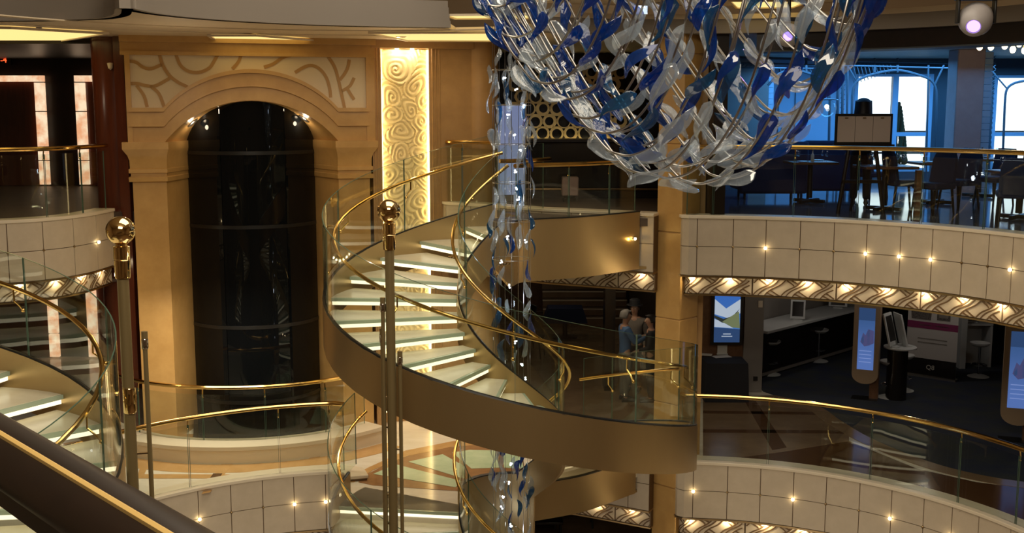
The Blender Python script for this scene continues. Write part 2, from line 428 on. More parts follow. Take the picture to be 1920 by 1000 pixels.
_h = [Vector((-4.35, 18.4))+Vector((math.cos(R(15)), math.sin(R(15))))*x+Vector((math.sin(R(15)), -math.cos(R(15))))*y for x, y in ((-1.9, -.3), (-1.4, -.3), (-1.4, -2.7), (1.4, -2.7), (1.4, -.3), (2.6, -.3))]
HOLE = [tuple(p) for p in _h]
# ------------------------------------------------------------------ structure: floors, soffits, ceilings, shell
def P2(c, off=0, rev=False):
    q = [(p.x, p.y) for p in c.pts(off)]
    return q[::-1] if rev else q
def slabobj(name, poly, z0, z1, m, kind='structure'):
    return tag(MB().prism(poly, z0, z1).build(name, m, flat=True), kind=kind)
edge7 = P2(c_far7, -.05)+HOLE+P2(c_mid7, -.05)+[(2.20, 17.22), (2.50, 17.30), (2.60, 17.0)]+P2(c_right7, -.05)
slabobj('floor', edge7+[(16, 10.4), (16, 31), (-16, 31), (-16, 15.1)], -.30, 0, 'lobby')
soff7 = P2(c_far7, -.4)+HOLE+P2(c_mid7, -.4)+[(2.2, 17.4), (2.50, 17.30), (2.60, 17.0)]+P2(c_right7, -.4)
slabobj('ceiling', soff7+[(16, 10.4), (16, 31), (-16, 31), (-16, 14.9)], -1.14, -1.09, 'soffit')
dining = P2(c_right7, -.35)+[(15.9, 10.5), (15.9, 26), (3.2, 26), (3.2, 17.6)]
slabobj('floor', dining, 0.0, .012, 'restf')
SX, SY = -.005, 14.613
ringin = [(SX+.72*math.cos(R(a)), SY+.72*math.sin(R(a))) for a in range(172, 89, -6)]
edge6 = P2(c_left6, -.05)+[(SX+2.44*math.cos(R(172)), SY+2.44*math.sin(R(172)))]+ringin+P2(c_land, -.02)+[(2.20, 17.22), (2.50, 17.30), (2.60, 17.0)]+P2(c_right6, -.05)
slabobj('floor', [(-16, 12.0)]+edge6+[(16, 10.4), (16, 31), (-16, 31)], D6-.30, D6, 'marble')
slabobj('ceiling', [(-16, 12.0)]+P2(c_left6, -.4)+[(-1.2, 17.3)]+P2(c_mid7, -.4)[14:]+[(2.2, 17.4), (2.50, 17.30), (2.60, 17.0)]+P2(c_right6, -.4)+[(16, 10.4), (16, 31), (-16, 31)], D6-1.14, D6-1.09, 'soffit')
slabobj('floor', [(-16, -4), (16, -4), (16, 31), (-16, 31)], -7.92, -7.62, 'brownf')
# shell behind and around (dark walls; openings only at the dining windows)
struct(MB().box((0, -4.1, 0), (32.4, .2, 16)).build('wall_back', 'shell', flat=True))
struct(MB().box((-16.1, 13.4, 0), (.2, 35, 16)).build('wall_left', 'shell', flat=True))
struct(MB().box((16.1, 13.4, 0), (.2, 35, 16)).build('wall_right', 'shell', flat=True))
struct(MB().box((0, 13.4, 7.6), (32.4, 35.2, .2)).build('ceiling', 'ceil', flat=True))
struct(MB().box((0, 31.1, -4.4), (32.4, .2, 7)).build('wall_front', 'shell', flat=True))
struct(MB().box((-6.4, 31.1, 3.5), (19.4, .2, 8)).build('wall_front', 'shell', flat=True))
struct(MB().box((9.6, 26.1, 5.4), (13, .2, 5)).build('wall_front', 'shell', flat=True))
struct(MB().box((3.1, 23.8, 1.4), (.2, 14, 2.9)).build('wall_front', 'darkwood', flat=True))

slabobj('ceiling', [(-15.9, 18.7), (-6.15, 18.7), (-6.15, 24.4), (-15.9, 24.4)], 2.715, 2.80, 'darkwood')
# ceiling of the upper deck: lobed edge with stepped grey fascia, cream underside
ce_l = Curve(crom([Vector((-12, 14.6)), Vector((-7.4, 15.05)), Vector((-5.6, 14.8)), Vector((-4.95, 14.25)), Vector((-4.55, 13.3)), Vector((-4.45, 13.15))], 6), -1)
ce_m = Curve(crom([Vector((-4.42, 13.2)), Vector((-4.3, 14.0)), Vector((-3.75, 14.95)), Vector((-2.6, 15.8)), Vector((-1.04, 16.25)), Vector((-.9, 16.3))], 6), -1)
ce_r = Curve(arc(2.49, 12.33, 4.36, 118, -25, 50), -1)
ZC = 2.80
edgec = P2(ce_l, -.02)+P2(ce_m, -.02)+[(-.85, 17.3), (.3, 17.0)]+P2(ce_r, -.45)
slabobj('ceiling', edgec+[(16, 10.4), (16, 31), (-16, 31), (-16, 14.4)], ZC, ZC+.08, 'ceil')
for nm, cv in (('l', ce_l), ('m', ce_m)):
    for k in range(4):
        m = MB(); cv.wall(m, -.14, .06-.030*k, ZC+.0+.095*k, ZC+.095*(k+1), step=.12); struct(m.build('trim_%d' % (k+1), 'ceilg'))
for k, (r_, w_, h_) in enumerate(((4.55, .16, .014), (5.6, .30, .014))):
    cv = Curve(arc(-2.08, 12.18, r_, 168, 62, 40), -1); m = MB(); cv.wall(m, -w_, 0, ZC-h_, ZC, step=.2); struct(m.build('trim_%d' % (k+6), 'ceil'))
m = MB(); ce_r.wall(m, -.35, .0, 2.75, 2.95, step=.2); struct(m.build('trim_9', 'ceilg'))
m = MB(); ce_r.wall(m, -.30, .03, 2.95, 3.02, step=.2); struct(m.build('trim_10', 'ceil'))
m = MB(); ce_r.wall(m, -.60, -.10, 2.50, 2.75, d0=3.2, step=.2); struct(m.build('trim_11', 'darkwood'))
m = MB(); ce_r.wall(m, -.64, -.09, 2.48, 2.50, d0=3.2, step=.2); struct(m.build('trim_12', 'ironw'))
# upper ceiling ring with downlights over the right lobe
m = MB(); ce_r.wall(m, -.2, 1.3, 3.16, 3.2, step=.25); struct(m.build('ceiling', 'ceil'))

# coves and downlights
def cove(poly, z, label):
    t = thing('cove_light', label, 'ceiling light', loc=(poly[0][0], poly[0][1], z))
    c0 = sum((Vector(p) for p in poly), Vector((0, 0)))/len(poly)
    MB().prism([tuple(c0+(Vector(p)-c0)*.93) for p in poly], z-.012, z-.002).build('diffuser', 'cove', t, flat=True)
    m = MB(); n = len(poly)
    for i in range(n):
        a, b = Vector(poly[i]), Vector(poly[(i+1) % n]); ai, bi = c0+(a-c0)*.93, c0+(b-c0)*.93
        m.slab([(*a, z-.03), (*b, z-.03), (*bi, z-.03), (*ai, z-.03)], (0, 0, 1), .03)
    m.build('rim', 'ceil', t, flat=True); return t
def zpoly(pts, z): return [tuple(at(u, v, z)[:2]) for u, v in pts]
cove(zpoly([(-30, 46), (20, 47), (205, 58), (100, 76), (-30, 76)], ZC), ZC-.02, 'large glowing cove recess in the ceiling above the elevator lobby')
cove(zpoly([(388, 62), (480, 62), (620, 74), (560, 75), (400, 70)], ZC), ZC-.02, 'narrow glowing cove above the arched surround')
cove(zpoly([(690, 57), (930, 56), (930, 73), (760, 72)], ZC), ZC-.02, 'pale curved cove with a round downlight above the relief panel')
cove([(-1.0, 16.35), (.3, 16.2), (.4, 16.9), (-.85, 17.0)], 3.0, 'bright yellow cove beyond the cut corner of the grey ceiling edge')
cove(zpoly([(1365, 1), (1520, 1), (1490, 14), (1380, 15)], 3.14), 3.155, 'yellow cove behind the top of the chandelier')
def downlight(p, label, r=.07, n=(0, 0, -1), m='whitel', group=None):
    t = thing('downlight', label, 'ceiling light', loc=p, group=group); q = Vector((0, 0, -1)).rotation_difference(Vector(n)).to_matrix()
    MB().lathe([(0, -.012), (r*.8, -.012), (r*.8, -.002), (0, -.002)], p, 16, q).build('lens', m, t)
    MB().lathe([(r*.8, -.014), (r, -.010), (r, 0), (r*.8, 0)], p, 16, q).build('trim_ring', 'steel', t); return t
downlight(tuple(at(752, 68.5, ZC-.034)), 'round downlight in the pale cove above the relief panel', .085)
q = ce_r.at(ce_r.near(1718, 0, 3.15), .45); downlight((q.x, q.y, 3.16), 'round downlight above the right end of the chandelier', .10)
downlight(tuple(at(73, 51, ZC-.034)), 'small downlight in the glowing cove above the elevator lobby', .04)
for i, u in enumerate((1040, 1225, 1300, 945)):
    q = ce_r.at(ce_r.near(u, 0, 3.15), .35); downlight((q.x, q.y, 3.16), ('downlight seen behind the left part of the chandelier', 'downlight seen through the middle of the chandelier', 'second downlight seen through the middle of the chandelier', 'downlight beside the left tip of the chandelier')[i], .06)

# ------------------------------------------------------------------ spiral staircases
RISE = .1814; DA = 17.403
def staircase(label, raillabel, cx, cy, z1, a0, sg, kA, kB, kg0, kg1, inner=True, firsttread=None, kout=None):
    t = thing('spiral_staircase', label, 'staircase', loc=(cx, cy, z1-RISE*kB))
    da = DA*sg
    def pos(k, r, dz):
        a = R(a0+da*k); return Vector((cx+r*math.cos(a), cy+r*math.sin(a), z1-RISE*(k-1)+dz))
    def sheet(r0, r1, z0, z1_, ka, kb, n=None):
        n = n or max(2, int(abs(kb-ka)*2.4)); secs = []
        for i in range(n+1):
            k = ka+(kb-ka)*i/n
            secs.append([pos(k, r0, z0), pos(k, r1, z0), pos(k, r1, z1_), pos(k, r0, z1_)])
        return MB().loft(secs)
    def helix(r, dz, ka, kb, n=None):
        n = n or max(2, int(abs(kb-ka)*3)); return [pos(ka+(kb-ka)*i/n, r, dz) for i in range(n+1)]
    os_ = sheet(2.42, 2.47, -.368, .225, kA-.6, kB+.3).build('outer_stringer', 'bronze', t)
    MB().tube(helix(2.445, .228, kA-.6, kB+.3), .016, 6, flat=1.6).build('glazing_channel', 'blackf', os_)
    is_ = sheet(.68, .725, -.37, .172, kA-.6, kB+.3).build('inner_stringer', 'bronze', t)
    MB().tube(helix(.70, .175, kA-.6, kB+.3), .014, 6, flat=1.6).build('glazing_channel', 'blackf', is_)
    # one tread, then shared copies
    r0, r1 = .725, 2.42; back = -DA*1.12*sg
    def sect(a, rr): return (rr*math.cos(R(a)), rr*math.sin(R(a)))
    poly = [sect(back*i/4, r1) for i in range(5)]+[sect(back*(4-i)/4, r0) for i in range(5)]
    tr = nz = st = None
    for k in range(kA, kB+1):
        p = Vector((0, 0, z1-RISE*(k-1)))+Vector((cx, cy, 0)); loc = p-W[t.name]; rot = (0, 0, R(a0+da*k))
        if tr is None:
            m = MB(); m.prism(poly, -.045, 0); tr = m.build('tread', 'tread', None, flat=True, off=Vector())
            m = MB(); m.box(((r0+r1)/2, .016*sg, -.026), (r1-r0, .034, .046)); nz = m.build('glass_nosing', 'nose', None, flat=True, off=Vector())
            m = MB(); m.box(((r0+r1)/2, -.004*sg, -.076), (r1-r0-.03, .03, .048)); st = m.build('strip_light', 'strip', None, flat=True, off=Vector())
            tr.parent = t; nz.parent = tr; st.parent = tr; cur = tr; W[tr.name] = W[t.name]
        else:
            cur = share(tr, 'tread', parent=t); share(nz, 'glass_nosing', parent=cur); share(st, 'strip_light', parent=cur)
        cur.location = loc; cur.rotation_euler = rot
    # balustrade of this flight: glass, rails, brackets
    b = t
    for r, glo, ghi, rr, rz, on in ((2.445, .232, 1.285, 2.31, .984, True), (.70, .18, 1.17, .775, .871, inner)):
        if not on: continue
        ks = []; k = kg0
        while k < kg1: ks.append(k); k += 2.02 if r > 1 else 3.4
        ks.append(kg1)
        for a, c in zip(ks, ks[1:]):
            if c-a < .3: continue
            e = .012*2.45/r/2; n = 8
            g = sheet(r-.006, r+.006, glo, ghi, a+e, c-e, n).build('glass_panel', 'glass', b)
            for q in (a+e, c-e-.004): m = MB(); m.loft([[pos(q, r-.0065, glo), pos(q, r+.0065, glo), pos(q, r+.0065, ghi), pos(q, r-.0065, ghi)], [pos(q+.004, r-.0065, glo), pos(q+.004, r+.0065, glo), pos(q+.004, r+.0065, ghi), pos(q+.004, r-.0065, ghi)]]); m.build('glass_edge', 'glasse', g)
            secs = []; m = MB()
            for i in range(n+1):
                q = a+e+(c-a-2*e)*i/n; secs.append([pos(q, r-.0062, ghi-.003), pos(q, r+.0062, ghi-.003), pos(q, r+.0062, ghi+.001), pos(q, r-.0062, ghi+.001)])
            m.loft(secs); m.build('glass_edge', 'glasse', g)
        MB().tube(helix(rr, rz, kg0-.1, kg1), .024 if r > 1 else .022, 10).build('handrail', 'brass', b)
        for q in ks[1:-1]:
            m = MB(); u = 1 if rr < r else -1
            p = pos(q-.03, r-.02*u, rz-.26); p2 = pos(q-.03, rr, rz-.02)
            m.ball(p, .022, 10, 6); m.tube([p, pos(q-.03, (r+rr)/2, rz-.20), pos(q-.03, rr, rz-.14), p2], .010, 6); m.build('bracket', 'brass', b)
    return t, pos
stA, posA = staircase('central spiral staircase between the upper two decks with glowing cream treads and bronze stringers', 'curved glass and brass railing of the central upper spiral flight',
    SX, SY, -.1176, 89.05, 1, 1, 20, .35, 19.2)
stB, posB = staircase('lower spiral flight dropping below the marble floor behind the twin brass rods', 'curved glass and brass railing of the lower central flight',
    SX, SY, D6-.1814, 172, 1, 0, 9, -.9, 9)
stC, posC = staircase('spiral staircase at the far left edge with wide glowing treads, mirror of the central one', 'curved glass and brass railing of the left spiral flight',
    -5.946, 9.295, -.199, 188.38-DA*.448, -1, 1, 20, .3, 19.5)
# top landings
slabobj('floor', [(p.x, p.y) for p in c_land.pts(-.02)]+P2(c_mid7, -.04, True)[:26]+[(.1, 17.35), (-.30, 17.02), (-.06, 15.32)], -.12, .0, 'lobby')
def fascia(crv, z0, z1, name='landing_fascia', d1=None):
    t = thing(name, kind='structure')
    m = MB(); crv.wall(m, -.04, .0, z0, z1, 0, d1); m.build('face', 'bronze', t)
    m = MB(); crv.wall(m, -.05, .008, z1, z1+.015, 0, d1); m.build('glazing_channel', 'blackf', t)
    return t
fascia(c_land, -.78, .10)
slabobj('ceiling', [(p.x, p.y) for p in c_land.pts(-.03)]+P2(c_mid7, -.04, True)[:26]+[(.1, 17.35), (-.30, 17.02), (-.06, 15.32)], -.78, -.74, 'bronze')
fascia(c_land, D6-.55, D6+.012)
slabobj('ceiling', [(p.x, p.y) for p in c_land.pts(-.03)]+P2(c_mid7, -.3, True)[:26]+[(.1, 17.35), (-.30, 17.02), (-.06, 15.32)], D6-.55, D6-.51, 'bronze')
t = thing('well_fascia', kind='structure', loc=(SX, SY, D6))
wl = Curve([Vector((SX+.735*math.cos(R(a)), SY+.735*math.sin(R(a)))) for a in range(168, 62, -4)], -1)
m = MB(); wl.wall(m, -.02, .025, D6-.95, D6+.34); m.build('face', 'bronze', t); m = MB(); wl.wall(m, -.03, .035, D6+.34, D6+.356); m.build('glazing_channel', 'blackf', t)
balustrade(c_land, .02, 'short glass and brass railing along the bronze landing behind the hanging cascade', rail=.85, glass0=.09, gtop=.80, off=-.03, breaks=[.25, 1.15, 1.95, c_land.L-.08], d0=.25)
c_lback = Curve(crom([Vector((-.22, 17.14)), Vector((-.02, 17.22)), Vector((.35, 17.55)), Vector((.5, 17.85))], 6), -1)
balustrade(c_lback, .02, 'brass topped glass rail at the head of the central stair', rail=.85, glass0=.05, gtop=1.1, off=0, railoff=.1, bracket=False)

# ------------------------------------------------------------------ balconies and their railings
balcony(c_right7, 0, first=.42, joints=(1307, 1374, 1435, 1500, 1563, 1624, 1687, 1747, 1803, 1852, 1897), lamps=(3, 6, 7, 8, 11), lampp=2.0)
balustrade(c_right7, 0, 'long brass railed glass balustrade in front of the dining room', breaks=[.12, .6, 1.75, 2.65, 3.55, 4.45, 5.4, 6.4, 7.6, c_right7.L], off=-.08, rail=1.10)
balcony(c_right6, D6, first=.55, joints=(1299, 1364, 1425, 1487, 1548, 1610, 1670, 1730, 1783, 1832), lamps=(1, 4, 7, 9), lampp=2.0)
balustrade(c_right6, D6, 'curved brass railed glass balustrade above the tiled wall at lower right', breaks=[.05, 1.5, 3.0, 4.3, 5.2, 6.3, 7.6, c_right6.L], off=-.09, rail=1.10)
balcony(c_left6, D6, first=.3, joints=(300, 373, 434, 493, 552, 611), lamps=(2, 5, 6), d_end=c_left6.L-.25, bandlamps=False)
balustrade(c_left6, D6, 'brass railed glass balustrade above the tiled wall at lower left', breaks=[.1, 2.0, 3.9, 5.2, 5.92, c_left6.L-.3], off=-.08, rail=1.10, d1=c_left6.L-.3)
balcony(c_mid7, 0, first=.25, lamps=(), bandlamps=True, lamp_d=[4.0, 4.55], lampp=1.6)
balustrade(c_mid7, 0, 'glass balustrade with rounded brass end beside the relief panel', breaks=[.05, .55, 1.25], off=-.08, d1=1.3, d0=.05)
balcony(c_mid7, D6, first=.25, lamps=(), bandlamps=True, lamp_d=[3.3, 3.9, 4.5], lampp=1.6)
balcony(c_far7, 0, first=.1, joints=(-60, 15, 82, 139, 182), lamps=(5,), lampp=1.8)
balustrade(c_far7, 0, 'glass balustrade with brass rail in front of the elevator lobby', breaks=[.1, 1.6, 3.0, 4.0, 4.75, c_far7.L-.1], off=-.08, rail=1.08)
# small lit star at right end of the landing (lamp on the fascia)
pp = c_land.at(c_land.L-.14, .03); t = thing('wall_lamp', 'tiny amber lamp on the bronze landing fascia', 'lamp', loc=(pp.x, pp.y, -.3))
MB().ball((pp.x, pp.y, -.3), .022, 10, 6).build('bulb', 'warml', t); MB().lathe([(.03, 0), (.04, .01), (.02, .03), (0, .03)], (pp.x, pp.y+.02, -.31), 10).build('socket', 'brassd', t)
point('landing_light', (pp.x-.08, pp.y-.06, -.3), 1.2, (1, .62, .15), .02)

# ------------------------------------------------------------------ arched lift surround and its wall
AO = Vector((-4.235, 18.43, 0)); AR = Vector((math.cos(R(15)), math.sin(R(15)), 0)); AN = Vector((AR.y, -AR.x, 0))
def A(x, y, z): return AO+AR*x+AN*y+Vector((0, 0, z))
def Ainv(p): d = p-AO; return d.dot(AR), d.dot(AN), d.z
HW, HI, HG = 1.90, 1.38, 1.06
def hexa(mb, x0, x1, y0, y1, z0, z1): return mb.loft([[A(x0, y0, z0), A(x1, y0, z0), A(x1, y1, z0), A(x0, y1, z0)], [A(x0, y0, z1), A(x1, y0, z1), A(x1, y1, z1), A(x0, y1, z1)]])
sur = thing('arch_surround', kind='structure', loc=A(0, 0, D6))
for sg in (-1, 1):
    def ol(o, z): return [A(sg*x, y, z) for x, y in ((HW+o, -.85), (HW+o, o), (HI-o*.4, o), (HG-o*.3, -.85))]
    MB().loft([ol(0, D6), ol(0, .52)]).build('pilaster', 'stone', sur)
    prof = [(.50, .0), (.50, .05), (.57, .055), (.58, .02), (.63, .02), (.64, .05), (.70, .05), (.71, .03), (.84, .035), (.92, .06), (.99, .11), (1.02, .13), (1.13, .13)]
    MB().loft([ol(o, z) for z, o in prof]).build('capital', 'stone', sur)
def archpts(off, n=28, sag=.66, hw=HI, spring=1.13):
    r = (hw*hw+sag*sag)/(2*sag); a = math.asin(hw/r); out = [(-HW, spring+off)] if hw == HI else []
    out += [(r*math.sin(-a+2*a*i/n), spring+off*(1-.08*math.sin(PI*i/n))+r*math.cos(-a+2*a*i/n)-(r-sag)) for i in range(n+1)]
    return out+([(HW, spring+off)] if hw == HI else [])
for a, b, y, nm in ((0, .26, .03, 'archivolt_lower'), (.26, .48, .07, 'archivolt_upper'), (.48, .545, .12, 'archivolt_rim'), (.245, .275, .09, 'archivolt_bead')):
    p, q = archpts(a), archpts(b)
    MB().loft([[A(x0, -.1, z0), A(x0, y, z0), A(x1, y, z1), A(x1, -.1, z1)] for (x0, z0), (x1, z1) in zip(p, q)]).build(nm, 'stone', sur)
fi, bi = archpts(0, hw=HI)[1:-1], archpts(0, sag=.62, hw=HG)
MB().loft([[A(x0, .02, z0), A(x1, -.85, z1), A(x1, -.85, z1+.1), A(x0, .02, z0+.1)] for (x0, z0), (x1, z1) in zip(fi, bi)]).build('arch_soffit', 'stone', sur)
m = MB(); m.loft([[A(x, -.12, z), A(x, .0, z), A(x, .0, 2.55), A(x, -.12, 2.55)] for x, z in archpts(.12)]); m.build('spandrel_panel', 'panel', sur)
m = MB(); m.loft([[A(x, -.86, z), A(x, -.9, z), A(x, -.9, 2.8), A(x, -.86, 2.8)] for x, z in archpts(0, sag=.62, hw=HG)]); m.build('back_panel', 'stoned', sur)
# frame around the spandrel, cornice
for x0, x1 in ((-HW-.04, -HW+.04), (HW-.04, HW+.10)):
    m = MB(); hexa(m, x0, x1, -.1, .05, 1.13, 2.52); m.build('side_frame', 'stone', sur)
for z0, z1, y in ((2.50, 2.56, .06), (2.56, 2.70, .03), (2.70, 2.80, .12)):
    m = MB(); hexa(m, -HW-.1, HW+.12, -.3, y, z0, z1); m.build('cornice', 'stone', sur)
# caramel inlay curves of the spandrel (traced on the panel's plane)
INL = [[(238,114),(255,117),(268,126),(283,129),(304,121)], [(299,103),(305,122),(318,142),(335,155),(352,163)], [(330,103),(338,122),(352,133),(372,136),(392,128),(402,114),(408,103)],
       [(452,103),(447,116),(436,129)], [(240,157),(258,157),(275,161),(292,161),(318,147)], [(256,160),(270,180),(276,201)], [(282,161),(298,176),(308,201)],
       [(546,104),(530,108),(512,120),(495,126)], [(553,136),(570,126),(585,123),(600,130),(612,146),(618,166),(620,183)], [(615,106),(627,125),(634,148),(640,175),(646,203)],
       [(655,112),(652,127),(645,140),(637,150)], [(664,146),(657,160),(648,167),(640,171)], [(652,168),(658,178),(664,187)]]
for ln in INL:
    P = crom([Vector((u, v, 0)) for u, v in ln], 4)
    P = [onp(p.x, p.y, A(0, 0, 0), AN) for p in P]
    m = MB(); secs = []
    for i, p in enumerate(P):
        tg = (P[min(len(P)-1, i+1)]-P[max(0, i-1)]).normalized(); nn = AN.cross(tg)*.026
        secs.append([p-nn, p+nn, p+nn+AN*.012, p-nn+AN*.012])
    m.loft(secs); m.build('inlay', 'inlay', sur)
for i, t_ in enumerate((.15, .38, .62, .85)):
    k = int(t_*28); F_ = lambda q: A(fi[q][0], .02, fi[q][1])*.52+A(bi[q][0], -.85, bi[q][1])*.48
    q = F_(k); nx = (F_(k+1)-F_(k-1)).cross(A(bi[k][0], -.85, bi[k][1])-A(fi[k][0], .02, fi[k][1])).normalized()
    if nx.z > 0: nx = -nx
    q = q+nx*.004; downlight(tuple(q), ('lowest left', 'upper left', 'upper right', 'lowest right')[i]+' of the four round lamps under the arch', .10, nx)
    point('arch_light', tuple(q+nx*.10), 3, WARM2, .04)
# lift shaft: smoked glass cylinder with black rings
lift = thing('lift_shaft', 'tall black smoked glass lift shaft under the stone arch', 'elevator', loc=A(0, -1.3, D6))
def cyl(r, a): return A(r*math.sin(R(a)), -1.3+r*math.cos(R(a)), 0)
zs = [D6+.02, -3.30, -2.0, -.30, .93, 2.6]
for z0, z1 in zip(zs, zs[1:]):
    for a0_, a1_ in ((-84, -27), (-27, 27), (27, 84)):
        m = MB(); m.loft([[cyl(1.13, a)+Vector((0, 0, z)) for z in (z0+.02, z1-.02)]+[cyl(1.15, a)+Vector((0, 0, z)) for z in (z1-.02, z0+.02)] for a in [a0_+.3+(a1_-a0_-.6)*i/6 for i in range(7)]]); m.build('glass_panel', 'black', lift)
for z in zs[1:-1]:
    m = MB(); m.loft([[cyl(1.12, a)+Vector((0, 0, z-.03)), cyl(1.165, a)+Vector((0, 0, z-.03)), cyl(1.165, a)+Vector((0, 0, z+.03)), cyl(1.12, a)+Vector((0, 0, z+.03))] for a in range(-84, 85, 8)]); m.build('ring', 'blackf', lift)
m = MB(); hexa(m, -1.3, 1.3, -2.6, -1.5, D6+.02, 2.7); m.build('core', 'dark', lift)
for sg in (-1, 1):
    m = MB(); m.tube([cyl(1.16, sg*70)+Vector((0, 0, D6+.03)), cyl(1.16, sg*70)+Vector((0, 0, 2.2))], .02, 6); m.build('mullion', 'blackf', lift)
m = MB(); m.loft([[A(x, y, D6+.004) for x, y in ((-1.12, -.9), (1.12, -.9), (1.12, 1.05), (-1.12, 1.05))], [A(x, y, D6+.16) for x, y in ((-1.12, -.9), (1.12, -.9), (1.12, 1.05), (-1.12, 1.05))]]); m.build('pit_cover', 'black', lift)
# curved white curb with its own railing
c_curb = Curve(arc(-4.53, 19.83, 3.05, 214, 322, 30), -1)
m = MB(); c_curb.wall(m, -.42, 0, D6, D6+.22); struct(m.build('trim_13', 'cap'))
m = MB(); c_curb.wall(m, -.45, .03, D6+.22, D6+.28); struct(m.build('trim_14', 'cap'))
balustrade(c_curb, D6, 'round brass railing on the white curb in front of the smoked glass lift shaft', off=-.34, rail=1.13, glass0=.28, gtop=1.02, breaks=[.1, 1.2, 2.6, 3.7, 4.8, c_curb.L-.1], railoff=-.02)

pf = [tuple(p) for p in c_curb.pts(-.40)]; slabobj('floor', pf, D6+.001, D6+.035, 'stoned')
# honey stone walls beside the arch; flutes; relief panel
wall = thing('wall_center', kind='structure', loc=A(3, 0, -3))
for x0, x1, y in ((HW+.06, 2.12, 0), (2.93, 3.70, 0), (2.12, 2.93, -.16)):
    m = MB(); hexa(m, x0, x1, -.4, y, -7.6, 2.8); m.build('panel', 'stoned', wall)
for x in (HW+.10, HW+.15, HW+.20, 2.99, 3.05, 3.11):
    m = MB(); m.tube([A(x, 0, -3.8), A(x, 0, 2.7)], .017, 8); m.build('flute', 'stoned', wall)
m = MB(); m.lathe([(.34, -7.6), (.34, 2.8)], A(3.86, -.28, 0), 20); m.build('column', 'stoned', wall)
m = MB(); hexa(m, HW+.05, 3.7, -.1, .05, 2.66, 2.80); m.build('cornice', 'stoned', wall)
m = MB(); hexa(m, 3.8, 4.25, -.8, -.5, -7.6, 2.8); m.build('panel', 'darkwood', wall)
SW = [(155,110,1),(250,185,-1),(125,250,1),(292,250,1),(268,338,1),(172,400,1),(278,412,-1),(180,515,1),(265,500,-1),(155,650,1),(262,725,1),(296,780,-1),(272,870,1),(178,925,1),(120,800,-1),(95,580,-1),(120,330,1),(285,600,1),(215,290,-1)]
SW = [((x-70)/235*.81, 2.62-(y-30)/1000*3.68, s_) for x, y, s_ in SW]
SW += [(x, z-3.45, -s_) for x, z, s_ in SW]
rel = thing('relief_panel', 'tall lit plaster relief of swirling clouds between fluted stone strips', 'wall relief', loc=A(2.52, -.1, 0))
m = MB(); nx_, nz_ = 64, 440; rows = []
rnd = random.Random(3)
for j in range(nz_+1):
    z = -3.6+6.25*j/nz_
    for i in range(nx_+1):
        x = .01+.79*i/nx_
        wx = x+.035*math.sin(z*6+x*5)+.02*math.sin(z*13-x*9); wz = z+.05*math.sin(x*8+z*2)
        best = min(((wx-sx)**2*1.25+(wz-sz)**2, sx, sz, s_) for sx, sz, s_ in SW)
        d = math.sqrt(best[0]); th = math.atan2(wz-best[2], wx-best[1])
        ph = (d/.082-best[3]*th/(2*PI))
        h = .034*(abs(((ph % 1)-.5))*2)**.7
        ed = min(1, min(x, .81-x)/.03)
        m.v.append(A(2.12+x, -.15+.015+h*ed, z))
for j in range(nz_):
    for i in range(nx_):
        a = j*(nx_+1)+i; m.f.append((a, a+1, a+nx_+2, a+nx_+1))
o = m.build('plaster', 'relief', rel); o.data.shade_smooth()
for x, sg in ((2.125, 1), (2.925, -1)):
    m = MB(); hexa(m, x-.006, x+.006, -.13, -.03, -3.6, 2.64); m.build('edge_light', lampmat('relief edge light', (1, .74, .34), 7.5), rel, flat=True)
for x in (2.40, 2.66):
    m = MB(); m.lathe([(0, -.01), (.03, -.01), (.035, .01), (0, .01)], A(x, -.05, 2.655), 12); m.build('spot', 'warml', rel)
    point('relief_light', tuple(A(x, .03, 2.58)), 4, WARM2, .03)
# red lacquer column and lift lobby at far left
for z0, z1 in ((-7.6, D6-.3), (D6, -1.14), (-1.09, 2.8)):
    pass
col = thing('pillar', kind='structure', loc=(-6.42, 18.5, D6))
MB().lathe([(.36, -7.6), (.36, 2.8)], (-6.48, 18.55, 0), 28).build('shaft', 'redwood', col)
MB().box((-6.26, 18.35, -2.4), (.16, .5, 10.4)).build('side_panel', 'redwood', col)
MB().lathe([(0, -.05), (.035, -.02), (.05, .06), (0, .07)], (-6.42, 18.17, 2.32), 12).build('wall_sconce', 'cap', col)
lob = thing('wall_lobby', kind='structure', loc=(-11, 24.3, 0))
MB().box((-11.2, 24.52, -1), (9.6, .2, 13)).build('panel', 'darkwood', lob, flat=True)
for dz, nm in ((0, 'upper'), (D6, 'lower')):
    for k, (xa, xb, lab) in enumerate(((-13.0, -10.0, 'left'), (-9.36, -7.4, 'right'))):
        t = thing('lift_doorway', 'dark lift doorway framed by glowing alabaster strips, %s of the two on the %s deck' % (lab, nm), 'doorway', loc=((xa+xb)/2, 24.3, dz))
        MB().box(((xa+xb)/2, 24.36, dz+1.16), (xb-xa-.4, .06, 2.3)).build('door_panel', 'redwood', t, flat=True)
        for x in (xa+.11, xb-.11):
            if x > -8 and k == 1: continue
            for z0, z1 in ((.03, .55), (.56, 1.60), (1.61, 2.22)):
                MB().box((x, 24.28, dz+(z0+z1)/2), (.21, .08, z1-z0-.012)).build('jamb_light', 'alab', t, flat=True)
        n = 3
        for i in range(n): MB().box((xa+(xb-xa)*(i+.5)/n, 24.28, dz+2.30), ((xb-xa)/n-.012, .08, .13)).build('head_light', 'alab', t, flat=True)
